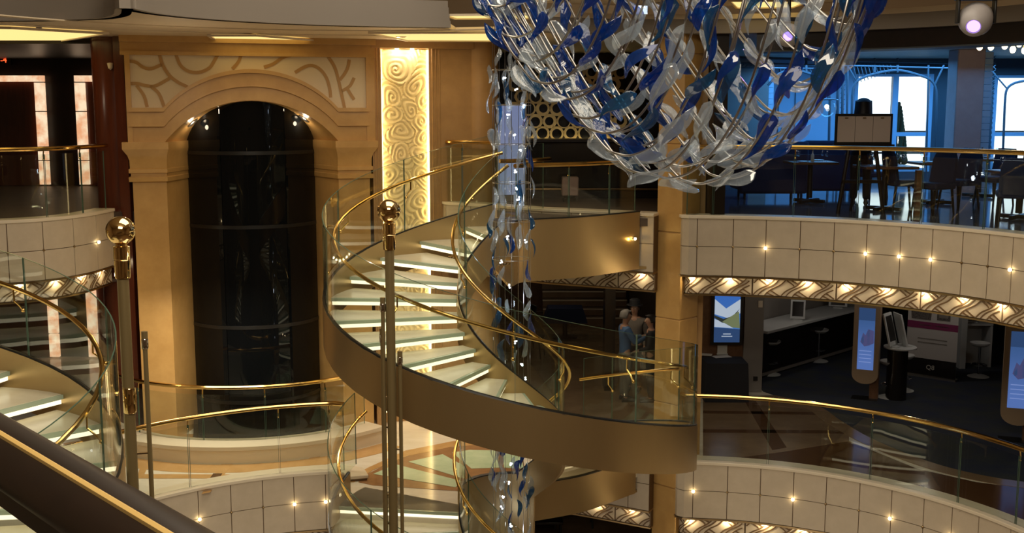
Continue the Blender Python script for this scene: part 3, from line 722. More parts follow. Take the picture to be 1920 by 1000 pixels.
def text(s, name, loc, size, m, rot=(PI/2, 0, 0), parent=None, ext=.004, align='CENTER'):
    cu = bpy.data.curves.new(name, 'FONT'); cu.body = s; cu.size = size; cu.extrude = ext; cu.align_x = align; cu.align_y = 'CENTER'
    tmp = bpy.data.objects.new(name, cu); me = bpy.data.meshes.new_from_object(tmp); bpy.data.objects.remove(tmp); bpy.data.curves.remove(cu)
    me.materials.clear(); me.materials.append(M[m] if isinstance(m, str) else m)
    o = bpy.data.objects.new(name, me); C.objects.link(o); o.location = Vector(loc)-(W.get(parent.name, Vector()) if parent else Vector()); o.rotation_euler = rot
    if parent: o.parent = parent; W[o.name] = W[parent.name]
    return o
p = ad(8, 113, 24.25); t = thing('floor_indicator', 'small red illuminated floor number above the lift doorway', 'sign', loc=p)
MB().box(p, (.30, .06, .20)).build('housing', 'dark', t)
text('-4', 'numeral', p+Vector((0, -.035, 0)), .17, lampmat('red digit', (1, .08, .02), 2.5), parent=t)
# pillar between the landing and the dining balcony, built of stone blocks
pil = thing('pillar', kind='structure', loc=(2.56, 17.15, -2))
zz = [-7.62, -6.91, -5.57, -4.23, -2.89, -1.55, -.21, 1.13, 2.47, 2.80]
for z0, z1 in zip(zz, zz[1:]):
    MB().box((2.56, 17.16, (z0+z1)/2), (.467, .467, z1-z0-.012), Matrix.Rotation(R(45), 3, 'Z')).build('stone_block', 'stone', pil, bevel=.012)
MB().box((2.56, 17.16, -2.4), (.44, .44, 10.4), Matrix.Rotation(R(45), 3, 'Z')).build('core', 'stoned', pil)
MB().box((2.84, 17.42, -2.4), (.30, .28, 10.4)).build('side_panel', 'stoned', pil)

# ------------------------------------------------------------------ glass leaf shapes (shared meshes)
def leaf_mesh(kind, seed):
    rn = random.Random(seed); b = .12+rn.random()*.12; hook = .025+rn.random()*.03; n = 16; secs = []
    for i in range(n+1):
        t = i/n                                # slim tail at 0, blunt rounded paddle end at 1
        if kind: wd = .018+.112*max(0, min(1, (t-.05)/.62))**1.5*(3-2*max(0, min(1, (t-.05)/.62)))**.5
        else: wd = .03+.10*math.sin(PI*min(1, t*1.02))**.8
        e = min(1, (1-t)/.16); wd *= math.sqrt(max(.012, 1-(1-e)**2)); e0 = min(1, t/.05); wd *= .35+.65*math.sqrt(max(.01, 1-(1-e0)**2))
        th = .20*wd+.007; x = hook*math.sin(2*PI*t*.95+.2)-b*(t-.5)**2; y = .10*math.sin(PI*t)
        c = Vector((x, y, t-.5))
        secs.append([c+Vector((wd*math.cos(2*PI*k/10), th*math.sin(2*PI*k/10)+.35*wd*math.cos(2*PI*k/10)**2, 0)) for k in range(10)])
    return MB().loft(secs)
PRO = {}
def leaf(parent, m, var, p, d, ln, roll, name='glass_leaf'):
    key = (m, var)
    z = Vector(d).normalized(); x = z.cross(Vector((0, 1, 0))); x = x.normalized() if x.length > .1 else Vector((1, 0, 0)); x.rotate(Matrix.Rotation(roll, 3, z)); y = z.cross(x)
    mw = Matrix((x, y, z)).transposed()
    if key not in PRO:
        o = leaf_mesh(var % 2, var).build(name, m, None, off=Vector()); PRO[key] = o; W[o.name] = W[parent.name]; o.parent = parent
    else: o = share(PRO[key], name, parent=parent)
    o.location = Vector(p)-W[parent.name]; o.rotation_mode = 'QUATERNION'; o.rotation_quaternion = mw.to_quaternion(); o.scale = (ln*1.12, ln*1.12, ln)
    return o
chan = thing('chandelier', 'huge swirling chandelier of curved steel tubes hung with blue and clear glass leaves', 'chandelier', loc=(1.7, 13, 4.6))
BOT = crom([Vector(p) for p in ((865,-40,13.6), (910,20,13.3), (948,78,13.0), (975,122,12.8), (1005,165,12.6), (1045,203,12.5), (1085,238,12.4), (1122,272,12.3), (1156,312,12.2), (1196,345,12.1), (1250,352,12.1), (1308,348,12.1), (1360,335,12.2), (1405,302,12.3), (1444,252,12.4), (1476,196,12.6), (1512,132,12.8), (1560,75,13), (1630,20,13.2))], 10)
NR = 38; rnd = random.Random(11); nleaf = 0
FR = [(-.0,.0,0), (.16,-.015,-.08), (.36,.09,-.25), (.56,.38,-.5), (.72,.82,-.8), (.86,1.45,-1.0), (1.0,2.2,-1.0), (1.1,3.2,-.7)]
BK = [(0,0,0), (-.10,.06,.12), (-.28,.30,.34), (-.52,.68,.6), (-.80,1.15,.85), (-1.12,1.75,1.05), (-1.4,2.4,1.1), (-1.5,3.2,.9)]
for i in range(NR):
    f_ = (i+.5)/NR*(len(BOT)-1); u, v, dpt = BOT[int(f_)].lerp(BOT[min(len(BOT)-1, int(f_)+1)], f_-int(f_))
    B = ad(u+rnd.uniform(-5, 5), v-10-rnd.uniform(0, 14)-(28 if i % 2 else 0), dpt+(0.35 if i % 2 else 0)); a = i/NR
    kx = 1.0 if a < .6 else 1.0-(a-.6)*.9; kb = 1.0 if a > .25 else .55+a*1.8
    sc_ = .92+.2*rnd.random()
    P = [B+Vector((x*kx*sc_, y, z*sc_)) for x, z, y in FR]; Q = [B+Vector((x*kb*sc_, y, z*sc_)) for x, z, y in BK]
    path = crom(list(reversed(Q))+P[1:], 5)
    path = [p for p in path if p.z < 4.5]
    MB().tube(path, .0135, 8).build('steel_tube', 'steel', chan)
    # leaves along the tube
    d = 0; nxt = rnd.uniform(0, .5); L = len(path); mid = min(range(L), key=lambda q: (path[q]-B).length)
    for q in range(1, L):
        d += (path[q]-path[q-1]).length
        if d < nxt: continue
        p = path[q]; h = p.z-B.z
        if p.z > 3.1: nxt = d+.3; continue
        tg = (path[q]-path[q-1]).normalized(); front = q > mid
        if tg.z < 0: tg = -tg
        dirv = tg+Vector((rnd.uniform(-.35, .35), rnd.uniform(-.2, .2), rnd.uniform(-.15, .35)))
        lowz = p.z < 1.0+.5*a
        pb = .12 if (h < .22 and lowz) else (.34 if h < .5 else (.82 if front else .5))
        if a < .2: pb = .85
        m = ('blue' if rnd.random() < .68 else 'teal') if rnd.random() < pb else 'clear'
        if nleaf < 292 and rnd.random() < .9:
            leaf(chan, m, rnd.randrange(4), p+Vector((rnd.uniform(-.05, .05), -.04 if front else .02, -.02)), dirv, rnd.uniform(.40, .60), rnd.uniform(-.9, .9)+(0 if rnd.random() < .7 else PI))
            nleaf += 1
        nxt = d+rnd.uniform(.38, .66)
# mount: ring and hangers up to the atrium ceiling
MB().tube([(1.7+2.6*math.cos(R(a)), 13.0+1.6*math.sin(R(a)), 4.45) for a in range(0, 360, 10)], .05, 8, ring=True).build('mount_ring', 'steel', chan)
MB().tube([(1.7+1.5*math.cos(R(a)), 13.0+1.0*math.sin(R(a)), 4.47) for a in range(0, 360, 10)], .05, 8, ring=True).build('mount_ring', 'steel', chan)
MB().box((1.7, 13, 4.48), (5.2, .06, .06)).build('mount_bar', 'steel', chan)
for a in range(0, 360, 60): MB().tube([(1.7+2.6*math.cos(R(a)), 13+1.6*math.sin(R(a)), 4.45), (1.7+2.6*math.cos(R(a)), 13+1.6*math.sin(R(a)), 7.5)], .012, 6).build('hanger', 'steel', chan)
print('chandelier leaves', nleaf)

# ------------------------------------------------------------------ hanging cascade in the well of the central stair
cas = thing('glass_cascade', 'slender hanging column of wires with small glass leaves and star lamps in the stair well', 'light sculpture', loc=(0, SY, 3))
rnd = random.Random(5)
STR = [(SX+.25*math.cos(R(a)), SY+.25*math.sin(R(a))) for a in range(10, 370, 40)]
for x, y in STR: MB().tube([(x, y, -7.4), (x, y, 4.4)], .0035, 5).build('wire', 'steel', cas)
MB().lathe([(0, -.03), (.3, -.03), (.3, .03), (0, .03)], (SX, SY, 4.43), 24).build('top_plate', 'steel', cas)
MB().tube([(SX, SY, 4.45), (SX, SY, 7.5)], .02, 8).build('hanger', 'steel', cas)
for z in (2.15, 1.70, 1.2, .7, .2, -.3): MB().tube([(SX+.25*math.cos(R(a)), SY+.25*math.sin(R(a)), z) for a in range(0, 360, 15)], .004, 5, ring=True).build('spacer_ring', 'steel', cas)
def zc(y): return ad(960, y, SY).z
for k in range(112):
    y = rnd.choice((rnd.uniform(90, 430), rnd.uniform(110, 420), rnd.uniform(430, 690), rnd.uniform(840, 1060))); x, yy = STR[k % 9]
    up_ = y < 430; m = 'clear' if rnd.random() < (.72 if up_ else .45) else ('teal' if rnd.random() < .65 else 'blue')
    leaf(cas, m, rnd.randrange(4), Vector((x, yy, zc(y)))+Vector((rnd.uniform(-.04, .04), rnd.uniform(-.04, .04), 0)), Vector((rnd.uniform(-.18, .18), rnd.uniform(-.1, .1), 1 if rnd.random() < .6 else -1)), rnd.uniform(.22, .36), rnd.uniform(0, 6), 'small_leaf')
for u, y in ((945,148),(952,218),(963,252),(968,168),(981,200),(975,281),(967,321),(968,352),(972,372),(953,446),(940,491),(985,452),(956,537),(938,581),(967,643),(979,684),(987,711),(958,870),(956,905),(940,953),(957,985),(944,932)):
    p = ad(u, y, SY+rnd.uniform(-.22, .22)); m = MB()
    for _ in range(3): m.ball(p+Vector((rnd.uniform(-.018, .018), 0, rnd.uniform(-.022, .022))), .011, 6, 4)
    tag(m.build('star_lamp', 'starl', cas), kind='stuff')
for z in (1.6, .4, -.9, -2.3, -4.2): point('cascade_light', (SX, SY, z), 2.2, (.75, .85, 1), .05)

# ------------------------------------------------------------------ brass masts with mirror balls
def mast(label, x, y, zball, rods, rb=.125, sleeves=()):
    t = thing('mast', label, 'post', loc=(x, y, -7.62))
    MB().ball((x, y, zball), rb, 28, 18).build('mirror_ball', 'mirror', t)
    zb = zball-rb
    MB().lathe([(.062, zb-.29), (.066, zb-.275), (.07, zb-.13), (.066, zb-.125), (.07, zb-.12), (.07, zb-.012), (.05, zb-.005), (.05, zb+.02), (0, zb+.02)], (x, y, 0), 24).build('collar', 'mirror', t)
    MB().lathe([(.05, -7.6), (.05, zb-.28)], (x, y, 0), 20).build('pole', 'polem', t)
    MB().lathe([(.2, -7.62), (.2, -7.59), (.06, -7.56), (.05, -7.5)], (x, y, 0), 20).build('base', 'brassd', t)
    for dx, dy, zt in rods:
        rd = MB(); rd.lathe([(.021, -7.6), (.021, zt-.16), (.028, zt-.155), (.028, zt), (0, zt+.003)], (x+dx, y+dy, 0), 12); r_ = rd.build('rod', 'polem', t)
        MB().lathe([(.0285, zt-.15), (.031, zt-.145), (.031, zt-.07), (.0285, zt-.065)], (x+dx, y+dy, 0), 12).build('tip', 'chrome', r_)
        z = zt-1.1
        while z > -7: MB().tube([(x, y, z), (x+dx, y+dy, z)], .010, 6).build('spacer', 'brassd', t); z -= 1.1
    for z in sleeves: MB().lathe([(.05, z), (.056, z+.01), (.056, z+.22), (.05, z+.23)], (x+.012, y-.012, 0), 16).build('sleeve', 'mirror', t)
p = ad(729, 396, 11.87); mast('brass mast with mirror ball in front of the central stair, flanked by thin rods', p.x, p.y, p.z, [(-.080, -.01, ad(717, 558, 11.87).z), (.098, -.02, ad(750, 658, 11.87).z), (-.10, .06, ad(712, 617, 11.9).z)])
p = ad(226, 433, 9.62); mast('brass mast with mirror ball beside the left stair and arch', p.x, p.y, p.z, [(.155, .03, ad(266, 622, 9.65).z)], sleeves=(ad(247, 775, 9.6).z,))

# ------------------------------------------------------------------ near handrail (camera's own deck)
nr = thing('near_handrail', 'big dark mahogany handrail with a thin brass inlay crossing the lower left corner', 'handrail', loc=(-.6, 1.7, 1.0))
a0_, b0_ = ad(0, 842, 1.86), ad(300, 1030, 1.42); dv = (b0_-a0_); a1_, b1_ = a0_-dv*1.2, b0_+dv*1.2; dn = dv.normalized()
side = dn.cross(Vector((0, 0, 1))).normalized(); upv = side.cross(dn)
def prof(p, pts): return [p+side*x+upv*z for x, z in pts]
def pv(pts): return MB().loft([prof(a1_.lerp(b1_, i/12), pts) for i in range(13)])
OV = [(.062*math.cos(2*PI*k/28)*(1 if math.cos(2*PI*k/28) > 0 else 1), .044*math.sin(2*PI*k/28)) for k in range(28)]
pv(OV).build('rail', 'darkwood', nr)
pv([(x*.055+.018, z*.006+.0425) for x, z in ((-.09, -1), (.09, -1), (.09, .6), (0, 1), (-.09, .6))]).build('brass_inlay', mat('satin gold inlay', (.85, .58, .20), .4, .5), nr)
pv([(x*.03, z*.02-.055) for x, z in ((-1, -1), (1, -1), (1, 1), (-1, 1))]).build('under_rail', 'blackf', nr)
for i in (0, 6, 12):
    q = a1_.lerp(b1_, i/12); MB().tube([q-upv*.06, Vector((q.x, q.y, 0))], .02, 8).build('baluster', 'blackf', nr)
slabobj('floor', [(-4, -4), (4, -4), (4, .2), (.6, .2), (b1_.x+.1, b1_.y+.1), (a1_.x+.1, a1_.y+.1), (-1.6, 2.8), (-4, 2.8)], -.3, 0, 'lobby')

# ------------------------------------------------------------------ moving head stage lights
def stage(label, c, aim, s=.17):
    t = thing('stage_light', label, 'stage light', loc=c+Vector((0, 0, .35)))
    q = Vector((0, 0, 1)).rotation_difference(Vector(aim).normalized()).to_matrix()
    def T(mb, o0=0):
        return mb
    m = MB(); m.lathe([(0, -s*1.15), (s*.7, -s*1.05), (s*1.02, -s*.5), (s*1.05, .1*s), (s*.85, s*.62), (s*.50, s*.98), (s*.46, s*1.0), (s*.42, s*.9), (0, s*.9)], c, 24, q); m.build('head', 'metalw', t)
    MB().lathe([(0, s*.93), (s*.40, s*.93), (s*.36, s*1.0), (0, s*1.04)], c, 18, q).build('lens', 'purple', t)
    for sx in (-1, 1):
        m = MB(); m.box(c+Vector((sx*s*1.16, 0, s*.55)), (s*.16, s*.5, s*1.5)); m.build('yoke_arm', 'blackf', t, bevel=.008)
    MB().box(c+Vector((0, 0, s*1.4)), (s*2.6, s*.9, s*.3)).build('yoke_base', 'blackf', t, bevel=.01)
    m = MB(); m.tube([c+Vector((0, 0, s*1.5)), c+Vector((0, 0, 2.0))], .025, 8); m.build('hanger', 'blackf', t)
    l = bpy.data.lights.new('violet_beam', 'SPOT'); l.energy = 12; l.color = (.55, .3, 1); l.spot_size = R(40); l.shadow_soft_size = .05
    o = bpy.data.objects.new('violet_beam', l); C.objects.link(o); o.location = c+Vector(aim).normalized()*s*1.3; o.rotation_euler = Vector(aim).to_track_quat('-Z', 'Y').to_euler()
c1 = ad(1829, 38, 12.4); stage('white moving head stage light with violet beam at upper right', c1, Vector((0, 0, EYE))+Vector((1.0, 5, -3.4))-c1, .17)
c2 = ad(1478, 66, 15.3); stage('violet stage light half hidden behind the chandelier', c2, Vector((.3, 3, .6))-c2, .15)

# ------------------------------------------------------------------ dining room: window wall, trellis, furniture
YW = 26.0
def X(u, y): return (u-960)/FPX*(y*_c+.3)
wf = thing('wall_front', kind='structure', loc=(9, YW, 0))
for x0, x1, z0, z1, m_ in ((3.2, 7.86, 0, 2.95, 'bluew'), (7.86, 9.66, 2.45, 2.95, 'ironw'), (9.66, 11.05, 0, 2.95, 'ironw'), (11.05, 13.1, 2.42, 2.95, 'ironw'), (13.1, 16, 0, 2.95, 'ironw'), (7.86, 9.66, 0, .22, 'ironw'), (11.05, 13.1, 0, .22, 'ironw')):
    MB().box(((x0+x1)/2, YW+.1, (z0+z1)/2), (x1-x0-.004, .2, z1-z0)).build('panel', m_, wf, flat=True)
for x in (6.12, 6.50, 7.46): MB().box((x, YW-.012, 1.3), (.02, .02, 2.55)).build('joint_trim', 'ironw', wf)
MB().box((6.40-.15, YW-.03, 1.02+.15), (.10, .03, .14)).build('switch_plate', 'grey', wf)
for n_, x0, x1, zt, mull, bar in ((1, 7.86, 9.66, 2.45, 8.80, 1), (2, 11.05, 13.1, 2.42, 12.2, 1)):
    t = thing('window_%d' % n_, kind='structure', loc=((x0+x1)/2, YW, 0))
    for x, wd in ((x0+.04, .08), (x1-.04, .08), (mull, .13)): MB().box((x, YW+.06, (zt+.22)/2), (wd, .14, zt-.22)).build('frame', 'bluew', t)
    for z, h in ((.26, .08), (zt-.03, .06), (1.08, .09)): MB().box(((x0+x1)/2, YW+.06, z), (x1-x0, .13, h)).build('frame', 'bluew', t)
    for xa, xb in ((x0+.08, mull-.07), (mull+.07, x1-.08)):
        for za, zb in ((.31, 1.03), (1.13, zt-.07)): MB().box(((xa+xb)/2, YW+.06, (za+zb)/2), (xb-xa, .012, zb-za)).build('pane', 'glass', t, flat=True)
slabobj('ground', [(3, 26.3), (40, 26.3), (40, 29), (3, 29)], -.3, -.02, 'white')
slabobj('sea', [(-60, 40), (200, 40), (200, 420), (-60, 420)], -22.1, -22, 'sea')
t = thing('ship_rail', 'white outer deck rail seen through the dining room windows', 'railing', loc=(10, 28.7, 0))
for z in (.55, 1.08): MB().tube([(6, 28.7, z), (16, 28.7, z)], .03, 8).build('bar', 'white', t)
for x in range(6, 17, 2): MB().tube([(x, 28.7, -.02), (x, 28.7, 1.08)], .025, 8).build('stanchion', 'white', t)
p = ad(1682, 232, 27.3); t = thing('potted_cypress', 'clipped green cypress in a pot outside the dining room window', 'plant', loc=(p.x, 27.3, 0))
m = MB(); rnd = random.Random(9)
for i in range(16):
    f_ = i/15; r_ = .20*(1-f_)**.7+.03
    for k in range(7): a = 2*PI*k/7+i; m.ball((p.x+r_*math.cos(a), 27.3+r_*math.sin(a), .42+1.35*f_), .075*(1-.45*f_), 6, 4, (1, 1, 1.5))
tag(m.build('foliage', 'leafg', t), kind='stuff'); MB().lathe([(.16, 0), (.22, .36), (.19, .36), (.17, .3), (0, .3)], (p.x, 27.3, -.02), 16).build('pot', 'grey', t)
MB().tube([(p.x, 27.3, .2), (p.x, 27.3, 1.2)], .03, 6).build('stem', 'woodt', t)

# iron trellis arches in front of the window wall
YT = 24.7
tr = thing('trellis', 'blue grey iron trellis with arches, fan bars and lattice posts before the windows', 'trellis', loc=(8.2, YT, 0))
def tp(u, v, dy=0): return ad(u, v, YT+dy)
def bar(pts, r=.022, nm='bar'): return MB().tube(pts, r, 6).build(nm, 'ironw', tr)
bar([tp(1380, 108), tp(1780, 118)], .03, 'top_rail'); bar([tp(1380, 118), tp(1780, 128)], .018, 'top_rail')
bar([tp(1380, 127), tp(1560, 129)], .016, 'mid_rail')
def floorp(u): q = tp(u, 250); return Vector((q.x, q.y, 0))
ARL = crom([tp(1440, 160), tp(1462, 138), tp(1490, 132), tp(1515, 137), tp(1540, 148), tp(1553, 165), tp(1556, 190)], 6)+[floorp(1556)]
ARM = [floorp(1598)]+crom([tp(1598, 180), tp(1602, 160), tp(1615, 147), tp(1650, 136), tp(1685, 132), tp(1720, 140), tp(1745, 150), tp(1755, 168), tp(1756, 195)], 6)+[floorp(1756)]
ARR = [floorp(1884)]+crom([tp(1884, 195), tp(1887, 170), tp(1898, 158), tp(1920, 152), tp(1960, 150), tp(2000, 160)], 6)
for a in (ARL, ARM, ARR): bar(a, .028, 'arch')
for u in (1573, 1581, 1590): bar([tp(u, 112), floorp(u)], .022 if u != 1581 else .03, 'post')
for u in (1741, 1860, 1850): bar([tp(u, 116), floorp(u)], .02, 'post')
lat = MB()
for k in range(26):
    z = .1+k*.105; lat.tube([floorp(1573)+Vector((0, 0, z)), floorp(1581)+Vector((0, 0, z+.09))], .007, 4); lat.tube([floorp(1850)+Vector((0, 0, z)), floorp(1860)+Vector((0, 0, z+.09))], .008, 4); lat.tube([floorp(1860)+Vector((0, 0, z)), floorp(1850)+Vector((0, 0, z+.09))], .008, 4)
tag(lat.build('lattice', 'ironw', tr), kind='stuff')
for k in range(6): bar([floorp(1590)+Vector((0, 0, .25+k*.25)), floorp(1598)+Vector((0, 0, .25+k*.25))], .010, 'rung')
bar([tp(1578, 114), tp(1554, 165)], .02, 'brace'); bar([tp(1584, 114), tp(1606, 152)], .02, 'brace'); bar([tp(1770, 122), tp(1752, 160)], .02, 'brace'); bar([tp(1861, 135), tp(1887, 165)], .018, 'brace')
fan = MB()
for k in range(12):
    u = 1592+k*7; vb = 158-k*2.1; fan.tube([tp(u, 119), tp(u+10-k*.5, max(134, vb))], .009, 4)
for k in range(14): u = 1462+k*7; fan.tube([tp(u, 128), tp(u+2+k*.3, 133+max(0, k-5)*1.2)], .009, 4)
for k in range(9): u = 1380+k*8; fan.tube([tp(u, 128), tp(u+9, 117)], .008, 4)
tag(fan.build('fan_bars', 'ironw', tr), kind='stuff')
for u, v in ((1512, 0), (1640, 0), (1683, 0)): bar([tp(u, 109), tp(u, 136)], .025, 'stud')
for su in (1,): 
    q0 = [tp(1553, 160), tp(1565, 138), tp(1573, 130), tp(1573, 172), tp(1560, 172)]; q1 = [tp(1600, 160), tp(1594, 142), tp(1590, 132), tp(1590, 172), tp(1597, 170)]
# stone column with a glazed brick strip between the windows
dc = thing('pillar', kind='structure', loc=(8.9, 22.2, 0))
xa, xb, xc = X(1780, 22), X(1831, 22), X(1846, 22)
MB().box(((xa+xb)/2, 22.25, 1.4), (xb-xa, .5, 2.8)).build('shaft', 'mauve', dc, bevel=.02)
for k in range(22): MB().box(((xb+xc)/2, 22.22, .065+k*.125), (xc-xb, .4, .115)).build('brick', 'brickw', dc)
xa = X(1441, 25); 
bs = thing('brick_strip', kind='structure', loc=(xa, 25.2, 0))
for k in range(22): MB().box((xa, 25.2, .065+k*.125), (.11, .2, .115)).build('brick', 'brickw', bs)
MB().box((xa-.62, 25.2, 1.4), (1.12, .2, 2.8)).build('panel', 'grey', bs)

def pend_globe(u, v, D, r, label):
    p = ad(u, v, D); t = thing('globe_pendant', label, 'pendant lamp', loc=p+Vector((0, 0, r)))
    MB().ball(p, r, 24, 14).build('globe', 'glass', t); MB().ball(p+Vector((-.01, 0, .03)), .045, 12, 8).build('bulb', 'whitel', t)
    MB().lathe([(0, r*.95), (r*1.25, r*.93), (r*1.2, r*1.0), (.03, r*1.12), (0, r*1.12)], p, 20).build('shade_disc', 'blackf', t)
    MB().tube([p+Vector((0, 0, r)), Vector((p.x, p.y, 2.79))], .008, 6).build('cord', 'blackf', t)
pend_globe(1551, 203, 23.2, .18, 'clear globe pendant lamp beside the trellis post in the dining room')
for i, (u, v) in enumerate(((1837, 88), (1858, 88), (1884, 86), (1899, 93), (1911, 82), (1921, 95))):
    p = ad(u, v, 20.0); t = thing('bulb_pendant', 'bare warm bulb hanging at top right, %s in the row' % ('first from the left', 'second from the left', 'third from the left', 'fourth from the left', 'fifth from the left', 'last')[i], 'pendant lamp', loc=p, group='bare bulbs in the dining room')
    MB().ball(p, .05, 12, 8, (1, 1, 1.25)).build('bulb', 'warml', t); MB().lathe([(.025, .05), (.03, .11), (0, .12)], p, 10).build('cap', 'brassd', t)
    MB().tube([p+Vector((0, 0, .11)), Vector((p.x, p.y, 2.79))], .006, 6).build('cord', 'blackf', t)

# easel with the menu board, woman behind it
p = ad(1616, 400, 17.6); ex, ey = p.x, 17.7
t = thing('easel', 'dark wooden easel with a pinned pale menu board behind the brass rail', 'easel', loc=(ex, ey, 0))
MB().box((ex, ey, 1.34), (.90, .03, .48)).build('frame', 'blackf', t, bevel=.005)
for sx in (-.275, 0, .275): MB().box((ex+sx*1.01, ey-.02, 1.34), (.272, .008, .40)).build('sheet', 'board', t)
for sx in (-.28, 0, .28): MB().box((ex+sx, ey-.03, 1.515), (.05, .012, .018)).build('clip', 'brassd', t)
for sx in (-1, 1): MB().tube([(ex+sx*.20, ey+.02, 1.12), (ex+sx*.36, ey-.03, .0)], .032, 8).build('leg', 'darkwood', t)
MB().tube([(ex, ey+.04, 1.2), (ex, ey+.5, 0)], .026, 8).build('leg', 'darkwood', t)
MB().box((ex, ey-.03, .52), (.62, .05, .05)).build('cross_bar', 'darkwood', t); MB().box((ex, ey-.04, 1.09), (.95, .08, .03)).build('tray', 'darkwood', t)

def make_chair():
    t = thing('dining_chair', 'x', 'chair', loc=(0, 0, 0), group='navy chairs in the dining room')
    MB().box((0, 0, .45), (.48, .48, .10)).build('seat', 'navy', t, bevel=.03)
    secs = []
    for i in range(9):
        f_ = i/8; z = .45+.52*f_; w_ = .23-.02*f_+(.0 if f_ < .8 else -.05*(f_-.8)*5); y = .21+.08*f_
        secs.append([(-w_, y-.03-.03*(f_ < 2), z), (-w_*.6, y-.03, z), (w_*.6, y-.03, z), (w_, y-.06, z), (w_, y+.0, z), (w_*.6, y+.045, z), (-w_*.6, y+.045, z), (-w_, y+.0, z)])
    MB().loft(secs).build('backrest', 'navy', t)
    for sx in (-1, 1):
        for sy in (-1, 1): MB().tube([(sx*.19, sy*.19, .42), (sx*.21, sy*.24, 0)], [.024, .016], 6).build('leg', 'darkwood', t)
    return t
ch = make_chair()
CH = [(1748, 402, 60, 'navy upholstered dining chair standing near the brass rail beside the wooden table post'), (1796, 393, 62, 'navy dining chair second along the rail, its back toward the window column'),
      (1862, 385, 65, 'navy dining chair third along the rail under the bare bulbs'), (1899, 424, 200, 'dark chair at the right frame edge nearest the rail'), (1690, 394, -95, 'dark chair with lit seat tucked at the table right of the easel'),
      (1630, 372, -120, 'navy chair behind the easel legs'), (1915, 372, 70, 'navy chair at the right frame edge farther from the rail')]
for i, (u, v, rz, lab) in enumerate(CH):
    q = at(u, v, .012)
    if i == 0: o = ch; o.location = q; o.rotation_euler = (0, 0, R(-rz)); o['label'] = lab
    else: dup(ch, q, R(-rz), lab)
def make_table(u, v, sx, sy, label):
    q = at(u, v, .74); t = thing('dining_table', label, 'table', loc=(q.x, q.y, 0), group='dining tables')
    MB().box((q.x, q.y, .72), (sx, sy, .045)).build('table_top', 'woodt', t, bevel=.01)
    MB().lathe([(.05, .1), (.045, .69), (.12, .70), (0, .70)], (q.x, q.y, 0), 14).build('stem', 'blackf', t)
    for a in (0, 90): MB().box((q.x, q.y, .05), (.60, .07, .06), Matrix.Rotation(R(a+45), 3, 'Z')).build('foot', 'blackf', t, bevel=.01)
    return q
tabs = [make_table(1660, 311, .85, .75, 'wooden dining table set with glasses right of the easel'), make_table(1757, 304, .8, .75, 'wooden dining table between the two nearest navy chairs'),
        make_table(1838, 297, .85, .75, 'wooden dining table set with glasses below the stone column'), make_table(1915, 320, .8, .75, 'wooden dining table at the right frame edge'), make_table(1520, 303, .8, .75, 'dining table behind the left leg of the easel')]
lt = MB().box((X(1716, 17.3), 17.3, .36), (.09, .09, .72)).build('wooden_post', 'woodt', flat=True); tag(lt, 'square wooden post with lit edge beside the nearest navy chair', 'post')
gp = None
def wine(q, n):
    global gp
    lab = 'wine glass on the %s' % n
    if gp is None:
        gp = thing('wine_glass', lab, 'glass', loc=q, group='wine glasses on the dining tables')
        MB().lathe([(.032, 0), (.03, .004), (.005, .01), (.004, .09), (.02, .10), (.036, .135), (.034, .17), (.029, .195), (.027, .195), (.032, .165), (.034, .135), (.018, .105), (0, .10)], q, 14).build('bowl', 'glassw', gp)
        return
    dup(gp, q, None, lab)
M['glassw'] = glassmat('wine glass', (.85, .92, 1), 1.7, .02)
NM = ('table right of the easel', 'table between the two nearest navy chairs', 'table below the stone column', 'table at the right frame edge', 'table behind the left leg of the easel')
PL = ('near left corner', 'near right corner', 'far left corner', 'far right corner')
for k, q in enumerate(tabs):
    for i, (dx, dy) in enumerate(((-.28, -.15), (.25, -.2), (-.22, .2), (.28, .18))):
        wine(Vector((q.x+dx*.9, q.y+dy, .7425)), NM[k]+', '+PL[i])
    t = thing('condiment_bottle', 'small pale bottle standing on the '+NM[k], 'bottle', loc=(q.x+.03, q.y, .7425), group='bottles on the dining tables')
    MB().lathe([(.03, 0), (.032, .02), (.03, .11), (.012, .14), (.012, .18), (0, .18)], (q.x+.03, q.y, .7425), 12).build('body', 'paper', t); MB().lathe([(.014, .18), (.014, .2), (0, .2)], (q.x+.03, q.y, .7425), 10).build('cap', 'brassd', t)
    for i, (dx, dy) in enumerate(((-.2, -.24), (.2, .26))):
        tag(MB().lathe([(.05, 0), (.10, .012), (.105, .016), (.05, .006), (0, .006)], (q.x+dx, q.y+dy, .7425), 20).build('plate', 'cap'), 'white plate at the %s side of the %s' % (('near', 'far')[i], NM[k]), 'plate', 'plates on the dining tables')
def sofa(u, v, rz, label, wd=1.3):
    q = at(u, v, .012); t = thing('booth_sofa', label, 'sofa', loc=(0, 0, 0))
    MB().box((0, 0, .34), (wd, .62, .26)).build('seat', 'navy', t, bevel=.04); MB().box((0, .36, .58), (wd+.16, .16, .95)).build('backrest', 'navy', t, bevel=.05)
    for sx in (-1, 1): MB().box((sx*(wd/2+.05), .0, .42), (.12, .72, .50)).build('arm', 'navy', t, bevel=.04)
    for sx in (-1, 1):
        for sy in (-1, 1): MB().tube([(sx*wd*.45, sy*.26, .22), (sx*wd*.45, sy*.28, 0)], .025, 6).build('leg', 'darkwood', t)
    t.location = q; t.rotation_euler = (0, 0, R(rz))
sofa(1440, 371, 180, 'dark high backed booth sofa left of the easel behind the rail', 1.1); sofa(1548, 366, 178, 'dark booth sofa directly behind the easel', .9); sofa(1350, 345, 178, 'dark booth sofa beside the stone pillar', .9)

